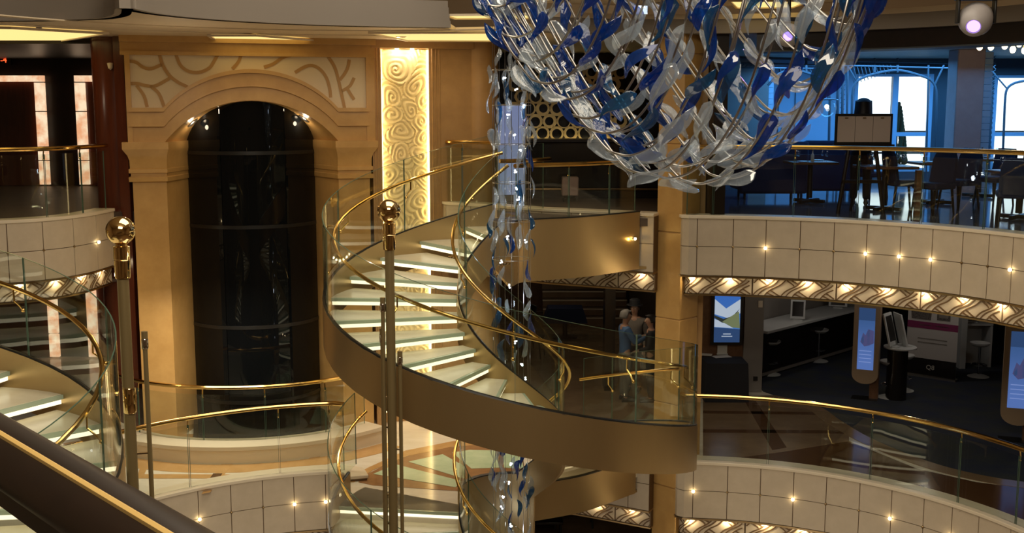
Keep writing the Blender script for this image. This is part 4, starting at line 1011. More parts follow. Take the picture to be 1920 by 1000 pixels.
# ------------------------------------------------------------------ bar behind the landing, honeycomb screen, blue display
struct(MB().box((1.3, 23.6, 1.4), (4.4, .2, 2.8)).build('wall_bar', 'dark', flat=True))
bar_ = thing('bar_counter', 'long black bar counter under the gold honeycomb screen', 'bar counter', loc=(1.2, 21.2, 0))
MB().box((1.3, 21.2, .52), (2.9, .6, 1.04)).build('front', 'dark', bar_, bevel=.01); MB().box((1.3, 21.15, 1.07), (3.1, .8, .06)).build('top', 'darkwood', bar_, bevel=.01)
MB().tube([(-.1, 20.75, .18), (2.75, 20.75, .18)], .022, 8).build('foot_rail', 'brassd', bar_)
hc = thing('honeycomb_screen', 'gold screen pierced by round holes, lit from below, above the black bar', 'screen', loc=(1.0, 23.0, 1.5))
m = MB(); rnd = random.Random(2); px0, pz0 = ad(965, 250, 23).x, ad(965, 266, 23).z
def hexring(cx_, cz_, s_, r_, ox, oz):
    n = 18; out = []; inn = []
    for k in range(n):
        a = 2*PI*k/n; aa = ((a+PI/6) % (PI/3))-PI/6; d = s_*math.cos(PI/6)/math.cos(aa)
        out.append((cx_+d*math.cos(a+PI/2), cz_+d*math.sin(a+PI/2))); inn.append((cx_+ox+r_*math.cos(a+PI/2), cz_+oz+r_*math.sin(a+PI/2)))
    o = len(m.v)
    for y in (22.99, 23.02):
        for q in (out, inn): m.v += [Vector((x, y, z)) for x, z in q]
    for k in range(n):
        k2 = (k+1) % n
        m.f += [(o+k, o+k2, o+n+k2, o+n+k), (o+2*n+k, o+3*n+k, o+3*n+k2, o+2*n+k2), (o+n+k, o+n+k2, o+3*n+k2, o+3*n+k)]
s_ = .165; hw_ = s_*math.cos(PI/6)*2
for j in range(6):
    for i in range(8): hexring(px0+i*hw_+(j % 2)*hw_/2, pz0+.17+j*s_*1.5, s_, rnd.uniform(.072, .118), rnd.uniform(-.015, .015), rnd.uniform(-.012, .012))
m.build('plate', 'gold', hc)
for x in (px0-.18, px0+8*hw_+.03): MB().box((x, 23.0, 1.39), (.06, .08, 2.78)).build('frame_post', 'dark', hc)
MB().box((px0+4*hw_, 22.88, pz0-.02), (8*hw_, .14, .05)).build('light_trough', 'dark', hc)
MB().box((px0+4*hw_, 22.88, pz0+.012), (8*hw_-.1, .05, .012)).build('strip_light', lampmat('honeycomb strip', (1, .78, .36), 9), hc)
q0, q1 = ad(934, 195, 19.4), ad(984, 384, 19.4)
ds = thing('display_kiosk', 'upright pale blue glowing display standing behind the hanging glass cascade', 'display', loc=((q0.x+q1.x)/2, 19.4, 0))
MB().box(((q0.x+q1.x)/2, 19.46, (q0.z+.06)/2), (.52, .08, q0.z-.06)).build('case', 'grey', ds, bevel=.01)
MB().box(((q0.x+q1.x)/2, 19.415, (q0.z+.16)/2), (.46, .012, q0.z-.20)).build('screen', screenmat('blue display', (.26, .32, .56), (.36, .41, .60), .52), ds, flat=True)
MB().box(((q0.x+q1.x)/2, 19.46, .03), (.52, .24, .06)).build('base', 'grey', ds, bevel=.01)
p = at(1015, 356, 0); t = thing('upholstered_stool', 'small dusty pink cube stool in the dark bar behind the landing glass', 'stool', loc=(1.05, 20.3, 0))
MB().box((1.05, 20.3, .27), (.30, .30, .34)).build('seat', 'mauve', t, bevel=.02)
for sx in (-1, 1):
    for sy in (-1, 1): MB().tube([(1.05+sx*.12, 20.3+sy*.12, .12), (1.05+sx*.12, 20.3+sy*.12, 0)], .014, 6).build('leg', 'blackf', t)

# ------------------------------------------------------------------ deck below: shop at right
z6 = D6
yw = at(1400, 735, z6).y
sw = thing('wall_shop', kind='structure', loc=(X(1380, yw), yw, z6))
xa, xb = X(1318, yw)-.25, X(1437, yw)
MB().box(((xa+xb)/2, yw+.25, z6+1.35), (xb-xa, .5, 2.7)).build('panel', 'woodt', sw, bevel=.01)
MB().box(((X(1400, yw)+xb)/2, yw-.02, z6+1.35), (xb-X(1400, yw), .06, 2.7)).build('pier', 'grey', sw, bevel=.008)
MB().box((X(1429, yw), yw-.07, z6+1.75), (.08, .03, .13)).build('switch_plate', 'cap', sw)
MB().box((X(1424, yw), yw-.07, z6+.28), (.08, .03, .08)).build('socket', 'blackf', sw)
MB().box((X(1429, yw), yw-.08, z6+2.2), (.16, .02, .12)).build('notice', 'paper', sw)
def screenpic(name, layers):  # flat printed/screen picture: coloured polygons on a plate
    pass
q0, q1 = ad(1340, 567, yw-.06), ad(1386, 640, yw-.06); cxs, czs = (q0.x+q1.x)/2, (q0.z+q1.z)/2+.06; ww, hh = q1.x-q0.x, 0.92
t = thing('wall_screen', 'portrait wall screen showing a blue sky scene above the black clothed table', 'screen', loc=(cxs, yw-.03, czs))
MB().box((cxs, yw-.04, czs), (ww+.12, .07, hh+.12)).build('bezel', 'blackf', t, bevel=.006)
MB().box((cxs, yw-.08, czs), (ww, .006, hh)).build('display', screenmat('sky screen', (.06, .22, .75), (.10, .28, .70), .55), t, flat=True)
def flatpoly(pts, m_, nm, par, y): return MB().slab([(cxs+(x-.5)*ww, y, czs+(z-.5)*hh) for x, z in pts], (0, -1, 0), .002).build(nm, m_, par, flat=True)
SKYL = lampmat('screen white', (.72, .84, 1), .55); DK = lampmat('screen dark', (.05, .06, .05), .5); GRN = lampmat('screen green', (.24, .28, .14), .6); NB = lampmat('screen navy', (.05, .11, .28), .5); OR = lampmat('screen plum', (.12, .12, .30), .5)
flatpoly([(0, .92), (.45, .72), (1, .92), (1, .62), (.5, .52), (0, .60)], SKYL, 'picture_sky', t, yw-.084)
flatpoly([(0, .58), (.35, .50), (.7, .56), (.98, .72), (.6, .40), (.3, .42), (0, .52)], DK, 'picture_town', t, yw-.087)
flatpoly([(.3, .44), (.95, .66), (1, .30), (.7, .32)], GRN, 'picture_hill', t, yw-.088)
flatpoly([(0, .50), (.3, .44), (.75, .30), (0, .33)], SKYL, 'picture_snow', t, yw-.086)
flatpoly([(0, .32), (1, .28), (1, 0), (0, 0)], NB, 'picture_caption', t, yw-.085)
for k, (wd, zz_) in enumerate(((.30, .17), (.42, .12))): flatpoly([(.5-wd/2, zz_), (.5+wd/2, zz_), (.5+wd/2, zz_+.018), (.5-wd/2, zz_+.018)], SKYL, 'caption_line', t, yw-.0875)
# table with black cloth, papers, sign holder
tx0, tx1 = X(1324, yw-.45)+.02, X(1404, yw-.5); ty = yw-.50
t = thing('cloth_table', 'table draped to the floor in black cloth below the wall screen', 'table', loc=((tx0+tx1)/2, ty, z6))
secs = []
for k, (z, e) in enumerate(((.0, .03), (.35, .02), (.70, .005), (.745, 0), (.75, -.02))):
    secs.append([((tx0-e-.01*math.sin(i*1.7)*(k == 0)) if i in (0, 3) else (tx1+e), (ty-.3-e if i in (0, 1) else ty+.3+e*.3), z6+z) for i in range(4)])
MB().loft(secs).build('cloth', 'black2', t); 
for sx in (tx0+.08, tx1-.08):
    for sy in (-.2, .2): MB().tube([(sx, ty+sy, z6), (sx, ty+sy, z6+.7)], .02, 6).build('leg', 'blackf', t)
p = at(1354, 670, z6+.755); tag(MB().box((p.x, p.y+.05, z6+.755), (.34, .2, .004), Matrix.Rotation(R(15), 3, 'Z')).build('paper_sheet', 'paper', flat=True), 'white paper lying on the black clothed table', 'paper')
tag(MB().box((p.x-.28, p.y+.2, z6+.762), (.24, .14, .02), Matrix.Rotation(R(-20), 3, 'Z')).build('folded_leaflet', 'paper', bevel=.004), 'folded pale leaflet at the pillar end of the black clothed table', 'leaflet')
t = thing('sign_holder', 'small pale upright sign holder on the black clothed table', 'sign', loc=(p.x+.05, p.y+.27, z6+.75))
MB().box((p.x+.05, p.y+.27, z6+.90), (.19, .012, .28)).build('card', 'paper', t, flat=True); MB().box((p.x+.05, p.y+.27, z6+.758), (.21, .08, .014)).build('foot', 'white', t)
# service counter
k0, k1 = at(1442, 621, z6+1.05), at(1598, 582, z6+1.05); dr = (k1-k0).normalized(); pr = Vector((-dr.y, dr.x, 0)); k0 = k0-dr*.05; k1 = k0+dr*4.2
t = thing('service_counter', 'long white topped service counter with dark front behind the stools', 'counter', loc=(k0+k1)/2+Vector((0, 0, -1.05)))
MB().slab([k0, k1, k1+pr*.75, k0+pr*.75], (0, 0, 1), -.06).build('top', 'white', t, bevel=.01)
MB().slab([k0+pr*.25-Vector((0, 0, .07)), k1+pr*.25-Vector((0, 0, .07)), k1+pr*.7-Vector((0, 0, .07)), k0+pr*.7-Vector((0, 0, .07))], (0, 0, 1), -.97).build('front', 'dark', t)
MB().slab([k0+pr*.23-Vector((0, 0, 1.0)), k1+pr*.23-Vector((0, 0, 1.0)), k1+pr*.25-Vector((0, 0, 1.0)), k0+pr*.25-Vector((0, 0, 1.0))], (0, 0, 1), .06).build('kick_strip', 'grey', t)
MB().slab([k0+pr*.78-Vector((0, 0, 1.05)), k1+pr*.78-Vector((0, 0, 1.05)), k1+pr*.86-Vector((0, 0, 1.05)), k0+pr*.86-Vector((0, 0, 1.05))], (0, 0, 1), 2.6).build('back_panel', 'grey', t)
def monitor(c, f_, label, w_=.30, h_=.40):
    t = thing('counter_monitor', label, 'monitor', loc=c); d = Vector(f_).normalized(); s_ = Vector((-d.y, d.x, 0)); up = (Vector((0, 0, 1))-d*.25).normalized()
    b = c+up*(h_/2+.03)
    MB().slab([b+s_*w_/2+up*h_/2, b-s_*w_/2+up*h_/2, b-s_*w_/2-up*h_/2, b+s_*w_/2-up*h_/2], -d, .03).build('case', 'white', t)
    MB().slab([b+s_*w_*.38+up*h_*.42+d*.004, b-s_*w_*.38+up*h_*.42+d*.004, b-s_*w_*.38-up*h_*.36+d*.004, b+s_*w_*.38-up*h_*.36+d*.004], -d, .003).build('screen', 'dark', t)
    MB().slab([c+s_*.1+d*.1, c-s_*.1+d*.1, c-s_*.1-d*.1, c+s_*.1-d*.1], (0, 0, 1), .02).build('foot', 'white', t)
    MB().tube([c+Vector((0, 0, .01))-d*.03, b-d*.04], .02, 6).build('stem', 'white', t)
mk = at(1515, 604, z6+1.05)+pr*.25; monitor(mk, (-.3, -1, 0), 'white framed tablet monitor standing on the service counter')
mk2 = at(1590, 580, z6+1.05)+pr*.25; monitor(mk2, (-.3, -1, 0), 'second monitor farther along the service counter beside the lit kiosk', .4, .2)
def make_stool():
    t = thing('bar_stool', 'x', 'stool', group='white bar stools in the shop')
    MB().lathe([(0, .64), (.14, .65), (.19, .69), (.20, .72), (.185, .715), (.13, .675), (0, .67)], (0, 0, 0), 20).build('seat', 'white', t)
    MB().lathe([(.025, .04), (.025, .64), (.05, .65), (0, .65)], (0, 0, 0), 12).build('stem', 'chrome', t)
    MB().lathe([(.215, 0), (.215, .012), (.14, .04), (.04, .06), (0, .06)], (0, 0, 0), 24).build('base', 'white', t)
    MB().tube([(.15*math.cos(R(a)), .15*math.sin(R(a)), .26) for a in range(0, 360, 18)], .010, 6, ring=True).build('foot_ring', 'chrome', t)
    MB().tube([(-.15, 0, .26), (.15, 0, .26)], .008, 6).build('foot_bar', 'chrome', t)
    return t
st0 = make_stool()
for i, (u, v, lab) in enumerate(((1444, 703, 'white bar stool at the pier end of the service counter'), (1534, 678, 'white bar stool at the middle of the service counter'), (1834, 707, 'white bar stool in front of the small white desk right of the banner'), (1692, 733, 'white bar stool with its base beside the round standing table'), (1666, 746, 'white bar stool partly behind the lit kiosk post'))):
    q = at(u, v, z6)
    if i == 0: st0.location = q; st0['label'] = lab
    else: dup(st0, q, rnd.uniform(0, 6), lab)
# lit information kiosks
def kiosk(tl, bl, br, v_floor, label, depth=.16):
    pb = at((bl[0]+br[0])/2, v_floor, z6); D = pb.y
    b0 = ad(bl[0], bl[1], D+.06); b1 = ad(br[0], br[1], D-.06); ax = Vector((b1.x-b0.x, b1.y-b0.y, 0)); wd = ax.length; ax.normalize(); nn = Vector((ax.y, -ax.x, 0))
    c = Vector((pb.x, D, z6)); mg = .09; t = thing('information_kiosk', label, 'kiosk', loc=c)
    zb = (b0.z+b1.z)/2-z6; zt = ad(tl[0], tl[1], D).z-z6+.02
    hw = wd/2+mg; pts = []
    for k in range(13): a = PI+PI*k/12; pts.append((hw*math.cos(a), zb-.10+hw*.75*math.sin(a)))
    pts += [(hw, 2.35), (-hw, 2.35)]
    bot = min(z for x, z in pts); 
    MB().slab([c+ax*x+Vector((0, 0, z)) for x, z in pts], -nn, depth).build('body', 'kio', t)
    sc_ = MB().slab([c+nn*.006+ax*x+Vector((0, 0, z)) for x, z in ((-wd/2, zb), (wd/2, zb), (wd/2, zt), (-wd/2, zt))], -nn, .008).build('screen', screenmat('kiosk screen', (.06, .16, .42), (.16, .30, .80), .5), t, flat=True)
    def pat(pl, m_, nm): MB().slab([c+nn*.011+ax*(x-.5)*wd+Vector((0, 0, zb+z*(zt-zb))) for x, z in pl], -nn, .003).build(nm, m_, sc_, flat=True)
    pat([(0, .80), (1, .80), (1, 1), (0, 1)], NB, 'picture_header')
    pat([(.15, .45), (.3, .60), (.45, .56), (.6, .66), (.95, .64), (.97, .44), (.7, .40), (.4, .38)], OR, 'picture_group'); pat([(.2, .50), (.34, .56), (.36, .44), (.24, .42)], NB, 'picture_figure'); pat([(.55, .62), (.7, .66), (.72, .42), (.58, .40)], NB, 'picture_figure')
    for k in range(4): pat([(.1, .30-k*.06), (.85, .30-k*.06), (.85, .312-k*.06), (.1, .312-k*.06)], lampmat('kiosk text', (.28, .40, .85), .6), 'text_line')
    MB().slab([c+ax*(hw-.16)-nn*(depth), c+ax*hw-nn*(depth), c+ax*hw-nn*(depth+.14), c+ax*(hw-.16)-nn*(depth+.14)], (0, 0, 1), 2.5).build('post', 'woodt', t)
    MB().slab([c+ax*(-hw)-nn*(.02), c+ax*hw-nn*.02, c+ax*hw-nn*(depth+.16), c-ax*hw-nn*(depth+.16)], (0, 0, 1), .02).build('base_plate', 'blackf', t)
    return t
kiosk((1607, 580), (1604, 687), (1634, 700), 752, 'taupe information kiosk with a lit blue screen and rounded foot, left of the banner')
kiosk((1886, 625), (1884, 757), (1926, 775), 832, 'taupe information kiosk with a lit blue screen at the right frame edge')
# round standing table with two leaning screens
q = at(1688, 650, z6+1.02); t = thing('standing_table', 'round white standing table on a thick dark column beside the banner', 'table', loc=(q.x, q.y, z6))
MB().lathe([(0, .97), (.20, .97), (.30, .995), (.30, 1.02), (0, 1.02)], (q.x, q.y, z6), 28).build('top', 'white', t); MB().lathe([(.19, 0), (.19, .96), (0, .97)], (q.x-.04, q.y, z6), 24).build('column', 'dark', t)
for i, (dx, dy, f_) in enumerate(((-.13, -.05, (.9, -.8, 0)), (.10, .05, (1, .1, 0)))): monitor(Vector((q.x+dx, q.y+dy, z6+1.02)), f_, ('large tablet screen on the round standing table, edge toward the kiosk', 'large tablet screen on the round standing table, edge toward the banner')[i], .34, .62)
# roll-up banner
b0, b1 = at(1697, 703, z6), at(1791, 717, z6); ax = (b1-b0); wd = ax.length; ax.normalize(); nn = Vector((ax.y, -ax.x, 0)); HB = 1.75
t = thing('rollup_banner', 'white roll-up banner with dark photos, a plum stripe and a dark foot band', 'banner', loc=(b0+b1)/2)
def bp(x, z, o=0): return b0+ax*(x*wd)+nn*o+Vector((0, 0, .05+z*HB))
def bpoly(pl, m_, nm, o=.004): return MB().slab([bp(x, z, o) for x, z in pl], -nn, .003).build(nm, m_, t, flat=True)
bpoly([(0, 0), (1, 0), (1, 1), (0, 1)], 'board2', 'sheet', 0)
bpoly([(0, .0), (1, .0), (1, .20), (0, .20)], 'dark', 'foot_band'); bpoly([(0, .555), (1, .555), (1, .635), (0, .635)], 'plum', 'plum_stripe')
bpoly([(.08, .66), (.46, .66), (.48, .78), (.06, .78)], 'photo', 'photo_print'); bpoly([(.06, .80), (.50, .80), (.50, .95), (.06, .95)], 'photo', 'photo_print'); bpoly([(.58, .67), (.84, .67), (.84, .86), (.58, .86)], 'photo', 'photo_print'); bpoly([(.62, .70), (.80, .70), (.80, .83), (.62, .83)], 'grey', 'photo_print', .008)
for z in (.43, .385): bpoly([(.22, z), (.80, z), (.80, z+.012), (.22, z+.012)], 'grey', 'text_line')
for x0 in (.24, .58): bpoly([(x0, .59), (x0+.24, .59), (x0+.24, .60), (x0, .60)], 'photo', 'stripe_text')
text('Q8', 'foot_logo', bp(.5, .10, .012), .13, 'paper', (PI/2, 0, math.atan2(ax.y, ax.x)), t)
MB().slab([bp(-.02, -.03, .06), bp(1.02, -.03, .06), bp(1.02, -.03, -.1), bp(-.02, -.03, -.1)], (0, 0, 1), .055).build('base_case', 'steel', t)
# small white desk beyond the banner
q = at(1838, 694, z6)+Vector((.0, .35, 0)); t = thing('white_desk', 'small white desk with a tall end panel right of the banner', 'desk', loc=q)
MB().box(q+Vector((0, .1, .93)), (.62, .5, .05)).build('top', 'white', t, bevel=.006); MB().box(q+Vector((.0, .3, .45)), (.56, .05, .9)).build('modesty_panel', 'white', t)
MB().box(q+Vector((-.36, .0, 1.1)), (.13, .6, 2.2)).build('end_panel', 'white', t, bevel=.008); MB().box(q+Vector((.28, .1, .45)), (.05, .5, .9)).build('side_panel', 'white', t)
t2 = monitor(q+Vector((-.05, .1, .955)), (-.3, -1, 0), 'pale tablet on the small white desk right of the banner', .24, .3)

# ------------------------------------------------------------------ floor patterns
fl = thing('floor', kind='structure', loc=(0, 15, z6))
def inlay(pts, m_, nm, dz=.004, par=None): return MB().prism([tuple(p[:2]) for p in pts], z6+.001, z6+dz).build(nm, m_, par or fl, flat=True)
def zp(pts): return [at(u, v, z6) for u, v in pts]
inlay(c_curb.pts(.42)+list(reversed(c_curb.pts(.02))), 'tan', 'border_strip')
inlay(zp([(250, 890), (508, 891), (508, 898), (250, 898)]), 'tan', 'border_strip', .005)
inlay(zp([(417, 868), (438, 869), (394, 924), (378, 927)]), 'tan', 'border_strip', .006); inlay(zp([(400, 889), (417, 889), (410, 900), (392, 900)]), 'choc', 'accent_square', .008)
inlay(zp([(264, 869), (280, 870), (268, 896), (258, 896)]), 'tan', 'border_strip', .006)
inlay(zp([(582, 857), (602, 854), (582, 884), (562, 888)]), 'tan', 'border_strip', .006)
# green onyx fan (medallion) with brown bands
mo = [(672, 905), (680, 894), (720, 874), (770, 855), (820, 842), (880, 836), (945, 834), (980, 846), (985, 900), (900, 925), (865, 922), (760, 915), (700, 911)]
inlay(zp(mo), 'choct', 'medallion_ground', .005)
inlay(zp([(640, 905), (690, 878), (760, 846), (850, 828), (950, 822), (950, 832), (850, 838), (765, 856), (700, 882), (664, 905)]), 'tan', 'border_strip', .006)
for g in ([(700, 890), (742, 872), (868, 904), (854, 915)], [(766, 867), (830, 853), (872, 876), (870, 899)], [(848, 850), (880, 845), (930, 846), (936, 878), (884, 880)], [(942, 846), (975, 848), (982, 880), (945, 878)]): inlay(zp(g), 'green', 'onyx_panel', .009)
# lower right: marble bands and the carpet beyond
pr_ = zp([(1318, 745), (1452, 742), (1520, 760), (1562, 785), (1592, 812), (1592, 832), (1470, 850), (1330, 866), (1318, 862)])
inlay(pr_, 'brownf', 'marble_field', .004)
for a in ([(1318, 771), (1560, 774), (1560, 779), (1318, 776)], [(1318, 806), (1590, 808), (1590, 814), (1318, 812)], [(1392, 745), (1412, 745), (1475, 840), (1448, 845)]): inlay(zp(a), 'choc', 'dark_band', .006)
inlay(zp([(1335, 866), (1470, 848), (1592, 828), (1720, 880), (1830, 905), (1990, 925), (2000, 1010), (1800, 960), (1640, 900), (1480, 872)]), 'choc', 'dark_wedge', .005)
bc = crom([Vector((*at(u, v, z6)[:2], 0)) for u, v in ((1452, 742), (1530, 760), (1580, 792), (1640, 826), (1740, 866), (1850, 894), (2000, 915))], 5)
bcc = Curve(bc, 1)
inlay([p for p in bcc.pts(-.30)]+list(reversed(bcc.pts(0))), 'tand', 'border_strip', .008)
cp = [tuple(p) for p in bcc.pts(0.0)]+[(15.9, 14), (15.9, 30.9), (5.2, 30.9), (4.9, 21.3)]
tag(MB().prism(cp, z6+.001, z6+.010).build('carpet', 'carpet', fl, flat=True))

inlay([Vector(p) for p in ((.0, 17.4), (2.35, 17.15), (2.9, 17.6), (2.9, 30), (-1.3, 30), (-1.2, 20.2), (-.5, 18.9))], 'brownf', 'saloon_floor', .004)
# deck below, middle: dark saloon behind the glass
MB_ = MB().box((1.2, 30.2, z6+1.33), (7, .2, 2.66)); struct(MB_.build('wall_saloon', 'woodt', flat=True))
MB_ = MB().box((X(1146, 21.4), 21.6, z6+1.35), (.20, .5, 2.7)); struct(MB_.build('pillar', 'dark', flat=True))
MB_ = MB().box((3.0, 24.5, z6+1.35), (.15, 6, 2.7)); struct(MB_.build('wall_saloon', 'darkwood', flat=True))
t = thing('wide_steps', 'wide dark steps with pale edges at the back of the lower saloon', 'steps', loc=(1.6, 28.4, z6))
for k in range(5):
    MB().box((1.9, 28.2+.15+.3*k, z6+.09+.18*k), (2.2, .32, .17)).build('step', 'brownf', t); MB().box((1.9, 28.2+.3*k-.01, z6+.165+.18*k), (2.2, .02, .03)).build('step_edge', 'cap', t)
q = at(1061, 578, z6); q = Vector((X(1061, 26.5), 26.5, z6)); t = thing('pedestal_table', 'table under a dark navy cloth in the lower saloon', 'table', loc=q)
MB().loft([[(q.x+sx*w_, q.y+sy*w_*.7, q.z+z) for sx, sy in ((-1, -1), (1, -1), (1, 1), (-1, 1))] for z, w_ in ((.42, .52), (.60, .47), (.74, .42), (.76, .41))]).build('cloth', 'navy', t); MB().lathe([(.3, 0), (.3, .03), (.06, .06), (.06, .45), (0, .45)], q, 16).build('pedestal', 'blackf', t)
def side_chair(u, v, D, rz, label):
    q = Vector((X(u, D), D, z6)); t = thing('saloon_chair', label, 'chair', loc=(0, 0, 0))
    MB().box((0, 0, .45), (.44, .44, .07)).build('seat', 'black2', t, bevel=.02); MB().loft([[(-.2, .2+.1*f_-.02, .48+.5*f_), (.2, .2+.1*f_-.02, .48+.5*f_), (.2, .2+.1*f_+.02, .48+.5*f_), (-.2, .2+.1*f_+.02, .48+.5*f_)] for f_ in (0, .3, .7, 1)]).build('backrest', 'black2', t)
    for sx in (-1, 1):
        for sy in (-1, 1): MB().tube([(sx*.18, sy*.18, .43), (sx*.2, sy*.22, 0)], [.02, .014], 6).build('leg', 'darkwood', t)
    t.location = q; t.rotation_euler = (0, 0, R(rz)); return t
side_chair(1000, 620, 24.4, 75, 'black chair in the lower saloon behind the hanging cascade'); side_chair(978, 620, 25.4, -70, 'second black chair farther back in the lower saloon behind the cascade')
for k, (u, v, w_, lab) in enumerate(((1075, 952, 1.0, 'dark low table on the lowest floor under the wave band'), (1025, 975, .7, 'second dark low table on the lowest floor nearer the cascade'))):
    q = at(u, v, -7.2); t = thing('low_table', lab, 'table', loc=(q.x, q.y, -7.62))
    MB().box((q.x, q.y, -7.2), (w_, .5, .06)).build('top', 'dark', t, bevel=.01)
    for sx in (-1, 1):
        for sy in (-1, 1): MB().tube([(q.x+sx*w_*.42, q.y+sy*.2, -7.23), (q.x+sx*w_*.42, q.y+sy*.2, -7.62)], .02, 6).build('leg', 'blackf', t)

# ------------------------------------------------------------------ people
def skin_obj(name, verts, edges, m_, parent, sub=2, root=0):
    me = bpy.data.meshes.new(name); me.from_pydata([Vector(v[:3]) for v in verts], edges, []); me.materials.append(M[m_])
    o = bpy.data.objects.new(name, me); C.objects.link(o); o.parent = parent
    o.modifiers.new('skin', 'SKIN'); 
    if not me.skin_vertices: print('no skin layer', name)
    for i, v in enumerate(verts):
        r_ = v[3]; me.skin_vertices[0].data[i].radius = (r_ if not hasattr(r_, '__len__') else r_[0], r_ if not hasattr(r_, '__len__') else r_[1])
    me.skin_vertices[0].data[root].use_root = True
    s_ = o.modifiers.new('smooth', 'SUBSURF'); s_.levels = sub; s_.render_levels = sub
    o.modifiers['skin'].use_smooth_shade = True
    W[o.name] = Vector(); return o
def person(label, loc, rz, hgt, top, legs, hair, arms, hat=False, longhair=False, nod=0.0):
    k = hgt/1.75; t = thing('person', label, 'person', loc=(0, 0, 0))
    # body faces +Y in its own frame
    V = [(0, 0, .96, (.135, .10)), (0, .01, 1.12, (.120, .088)), (0, .01, 1.28, (.145, .10)), (0, 0, 1.40, (.135, .085)), (0, .0, 1.475, .055), (0, .015, 1.53, .052), (0, .03, 1.585, (.068, .082)), (0, .03, 1.645, (.077, .094)), (0, .015, 1.70, (.066, .080))]
    Ed = [(i, i+1) for i in range(8)]
    def chain(start, pts):
        p_ = start
        for q in pts: V.append(q); Ed.append((p_, len(V)-1)); p_ = len(V)-1
        return p_
    for sx in (-1, 1):
        chain(0, [(sx*.095, 0, .86, .088), (sx*.10, .005, .50, .056), (sx*.10, -.01, .10, .038), (sx*.105, .03, .045, .036), (sx*.115, .15, .03, .030)])
    hands = []
    for sx, (elb, wri) in zip((-1, 1), arms):
        w_ = chain(3, [(sx*.175, 0, 1.405, .058), (elb[0], elb[1], elb[2], .042), (wri[0], wri[1], wri[2], .028)])
        e = Vector(elb); wv = Vector(wri); d = (wv-e).normalized(); s_ = d.cross(Vector((0, 0, 1))); s_ = s_.normalized() if s_.length > .2 else Vector((0, 1, 0)); n_ = s_.cross(d)
        pc = wv+d*.055; V.append((*pc, (.036, .018))); Ed.append((w_, len(V)-1)); pi_ = len(V)-1
        for f_, (o_, ln_) in enumerate(((-.030, .062), (-.010, .075), (.010, .070), (.028, .055))):
            b_ = pc+s_*o_+d*.035; chain(pi_, [(*b_, .0095), (*(b_+d*ln_*.55-n_*.008), .0085), (*(b_+d*ln_*.9-n_*.030), .007)])
        chain(pi_, [(*(wv+d*.03-s_*.04), .011), (*(wv+d*.075-s_*.058-n_*.012), .009)])
    skin_obj('body', V, Ed, 'skin', t)
    # clothes: jumper/jacket, trousers, shoes
    V2 = [(0, .0, .83, (.158, .122)), (0, .01, 1.05, (.146, .112)), (0, .01, 1.26, (.165, .120)), (0, 0, 1.39, (.150, .100)), (0, 0, 1.455, .074)]; E2 = [(0, 1), (1, 2), (2, 3), (3, 4)]
    for sx, (elb, wri) in zip((-1, 1), arms):
        n0 = len(V2); V2 += [(sx*.18, 0, 1.405, .074), (*elb, .057), (*(Vector(elb).lerp(Vector(wri), .92)), .042)]; E2 += [(3, n0), (n0, n0+1), (n0+1, n0+2)]
    skin_obj('jumper', V2, E2, top, t)
    V3 = [(0, 0, 1.03, (.140, .108)), (0, 0, .90, (.15, .115))]; E3 = [(0, 1)]
    for sx in (-1, 1): n0 = len(V3); V3 += [(sx*.10, 0, .80, .100), (sx*.102, .005, .50, .074), (sx*.102, -.008, .09, .062)]; E3 += [(1, n0), (n0, n0+1), (n0+1, n0+2)]
    skin_obj('trousers', V3, E3, legs, t)
    for sx in (-1, 1):
        m = MB(); m.loft([[(sx*.105+w_*math.cos(2*PI*j/10), y, .05+h_*math.sin(2*PI*j/10)-(.05-h_)) for j in range(10)] for y, w_, h_ in ((-.075, .02, .02), (-.06, .038, .045), (.03, .045, .05), (.12, .048, .036), (.19, .035, .024), (.205, .01, .01))]); m.build('shoe', 'blackf', t, off=Vector())
    # face and hair
    for sx in (-1, 1):
        MB().ball((sx*.030, .108, 1.645), .011, 8, 6).build('eye', 'cap', t, off=Vector()); MB().ball((sx*.080, .02, 1.635), .022, 8, 6, (.4, .7, 1.2)).build('ear', 'skin', t, off=Vector())
    MB().loft([[(-.006, .11, 1.655), (.006, .11, 1.655), (.004, .118, 1.655)], [(-.014, .108, 1.615), (.014, .108, 1.615), (0, .142, 1.612)], [(-.008, .108, 1.605), (.008, .108, 1.605), (0, .118, 1.603)]]).build('nose', 'skin', t, off=Vector())
    MB().ball((0, .108, 1.583), .018, 8, 5, (1.3, .35, .35)).build('mouth', 'lips', t, off=Vector())
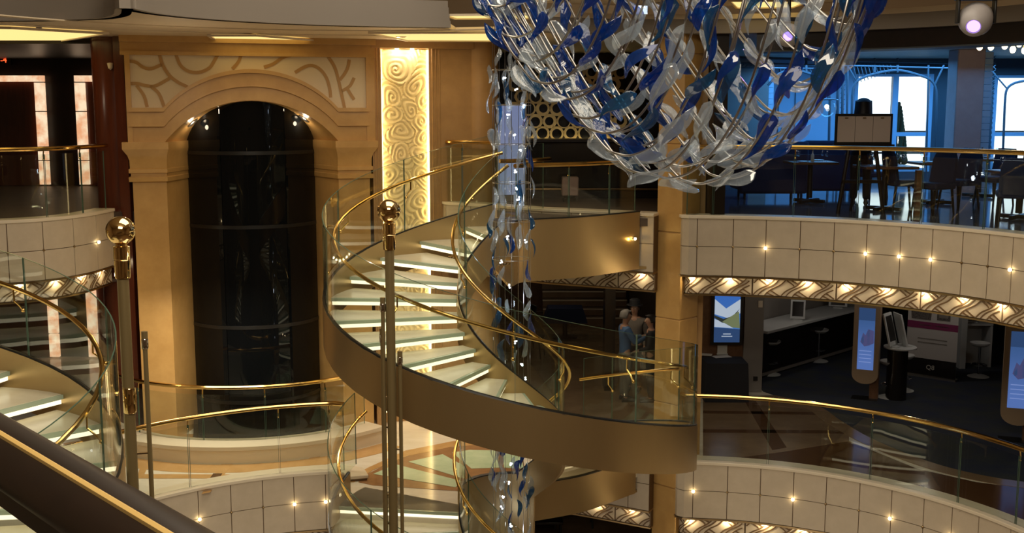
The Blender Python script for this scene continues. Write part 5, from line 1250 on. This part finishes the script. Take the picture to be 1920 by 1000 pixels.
    m = MB(); rows = []
    for i in range(9):
        ph = PI*.5*i/8; row = []
        for j in range(16):
            a = 2*PI*j/16; drop = .08 if math.sin(a) > .3 else (-.055 if not longhair else -.26); zz_ = 1.66+(.125 if longhair else .092)*math.cos(ph)+(drop*(i/8)**3 if i > 5 else 0)-(0 if math.sin(a) > .3 else .0)
            r_ = math.sin(ph) if i else .001; g_ = 1.45 if longhair else 1; row.append(Vector((.094*g_*r_*math.cos(a), .012+.108*r_*math.sin(a)*(g_ if math.sin(a) < .3 else 1), max(1.36, zz_) if math.sin(a) <= .3 else zz_+.0)))
        rows.append(row)
    m.loft(rows, caps=False); h_ = m.build('hair', hair, t, off=Vector()); so = h_.modifiers.new('thick', 'SOLIDIFY'); so.thickness = .016; so.offset = 1
    if hat: MB().lathe([(.16, 1.70), (.155, 1.712), (.108, 1.71), (.10, 1.80), (.07, 1.825), (0, 1.83)], (0, .015, 0), 24).build('hat', 'blackc', t, off=Vector())
    t.location = loc; t.rotation_euler = (0, 0, rz); t.scale = (k, k, k)
    return t
def rest(sx): return ((sx*.23, -.03, 1.13), (sx*.22, .10, .90))
q = at(1170, 752, z6); person('man in a light blue sweater reaching one arm toward the person in black', (q.x, q.y, z6), R(-80), 1.74, 'bluec', 'khaki', 'hairg', (((-.20, .16, 1.17), (-.10, .40, 1.22)), ((.22, .14, 1.16), (.06, .42, 1.24))))
q = at(1192, 742, z6); person('man in a dark hat and grey shirt facing the group', (q.x, q.y+.35, z6), R(160), 1.76, 'greyc', 'blackc', 'hair', (rest(-1), rest(1)), hat=True)
q = at(1216, 752, z6); person('short haired person in black beside the stone pillar', (q.x+.02, q.y-.05, z6), R(85), 1.66, 'blackc', 'blackc', 'hair', (((-.22, .05, 1.12), (-.12, .26, 1.05)), rest(1)))
q = ad(1617, 300, 18.7); person('long haired woman standing behind the easel, seen from behind', (q.x+.15, 19.25, .012), R(-20), 1.78, 'blackc', 'blackc', 'hair', (rest(-1), rest(1)), longhair=True)
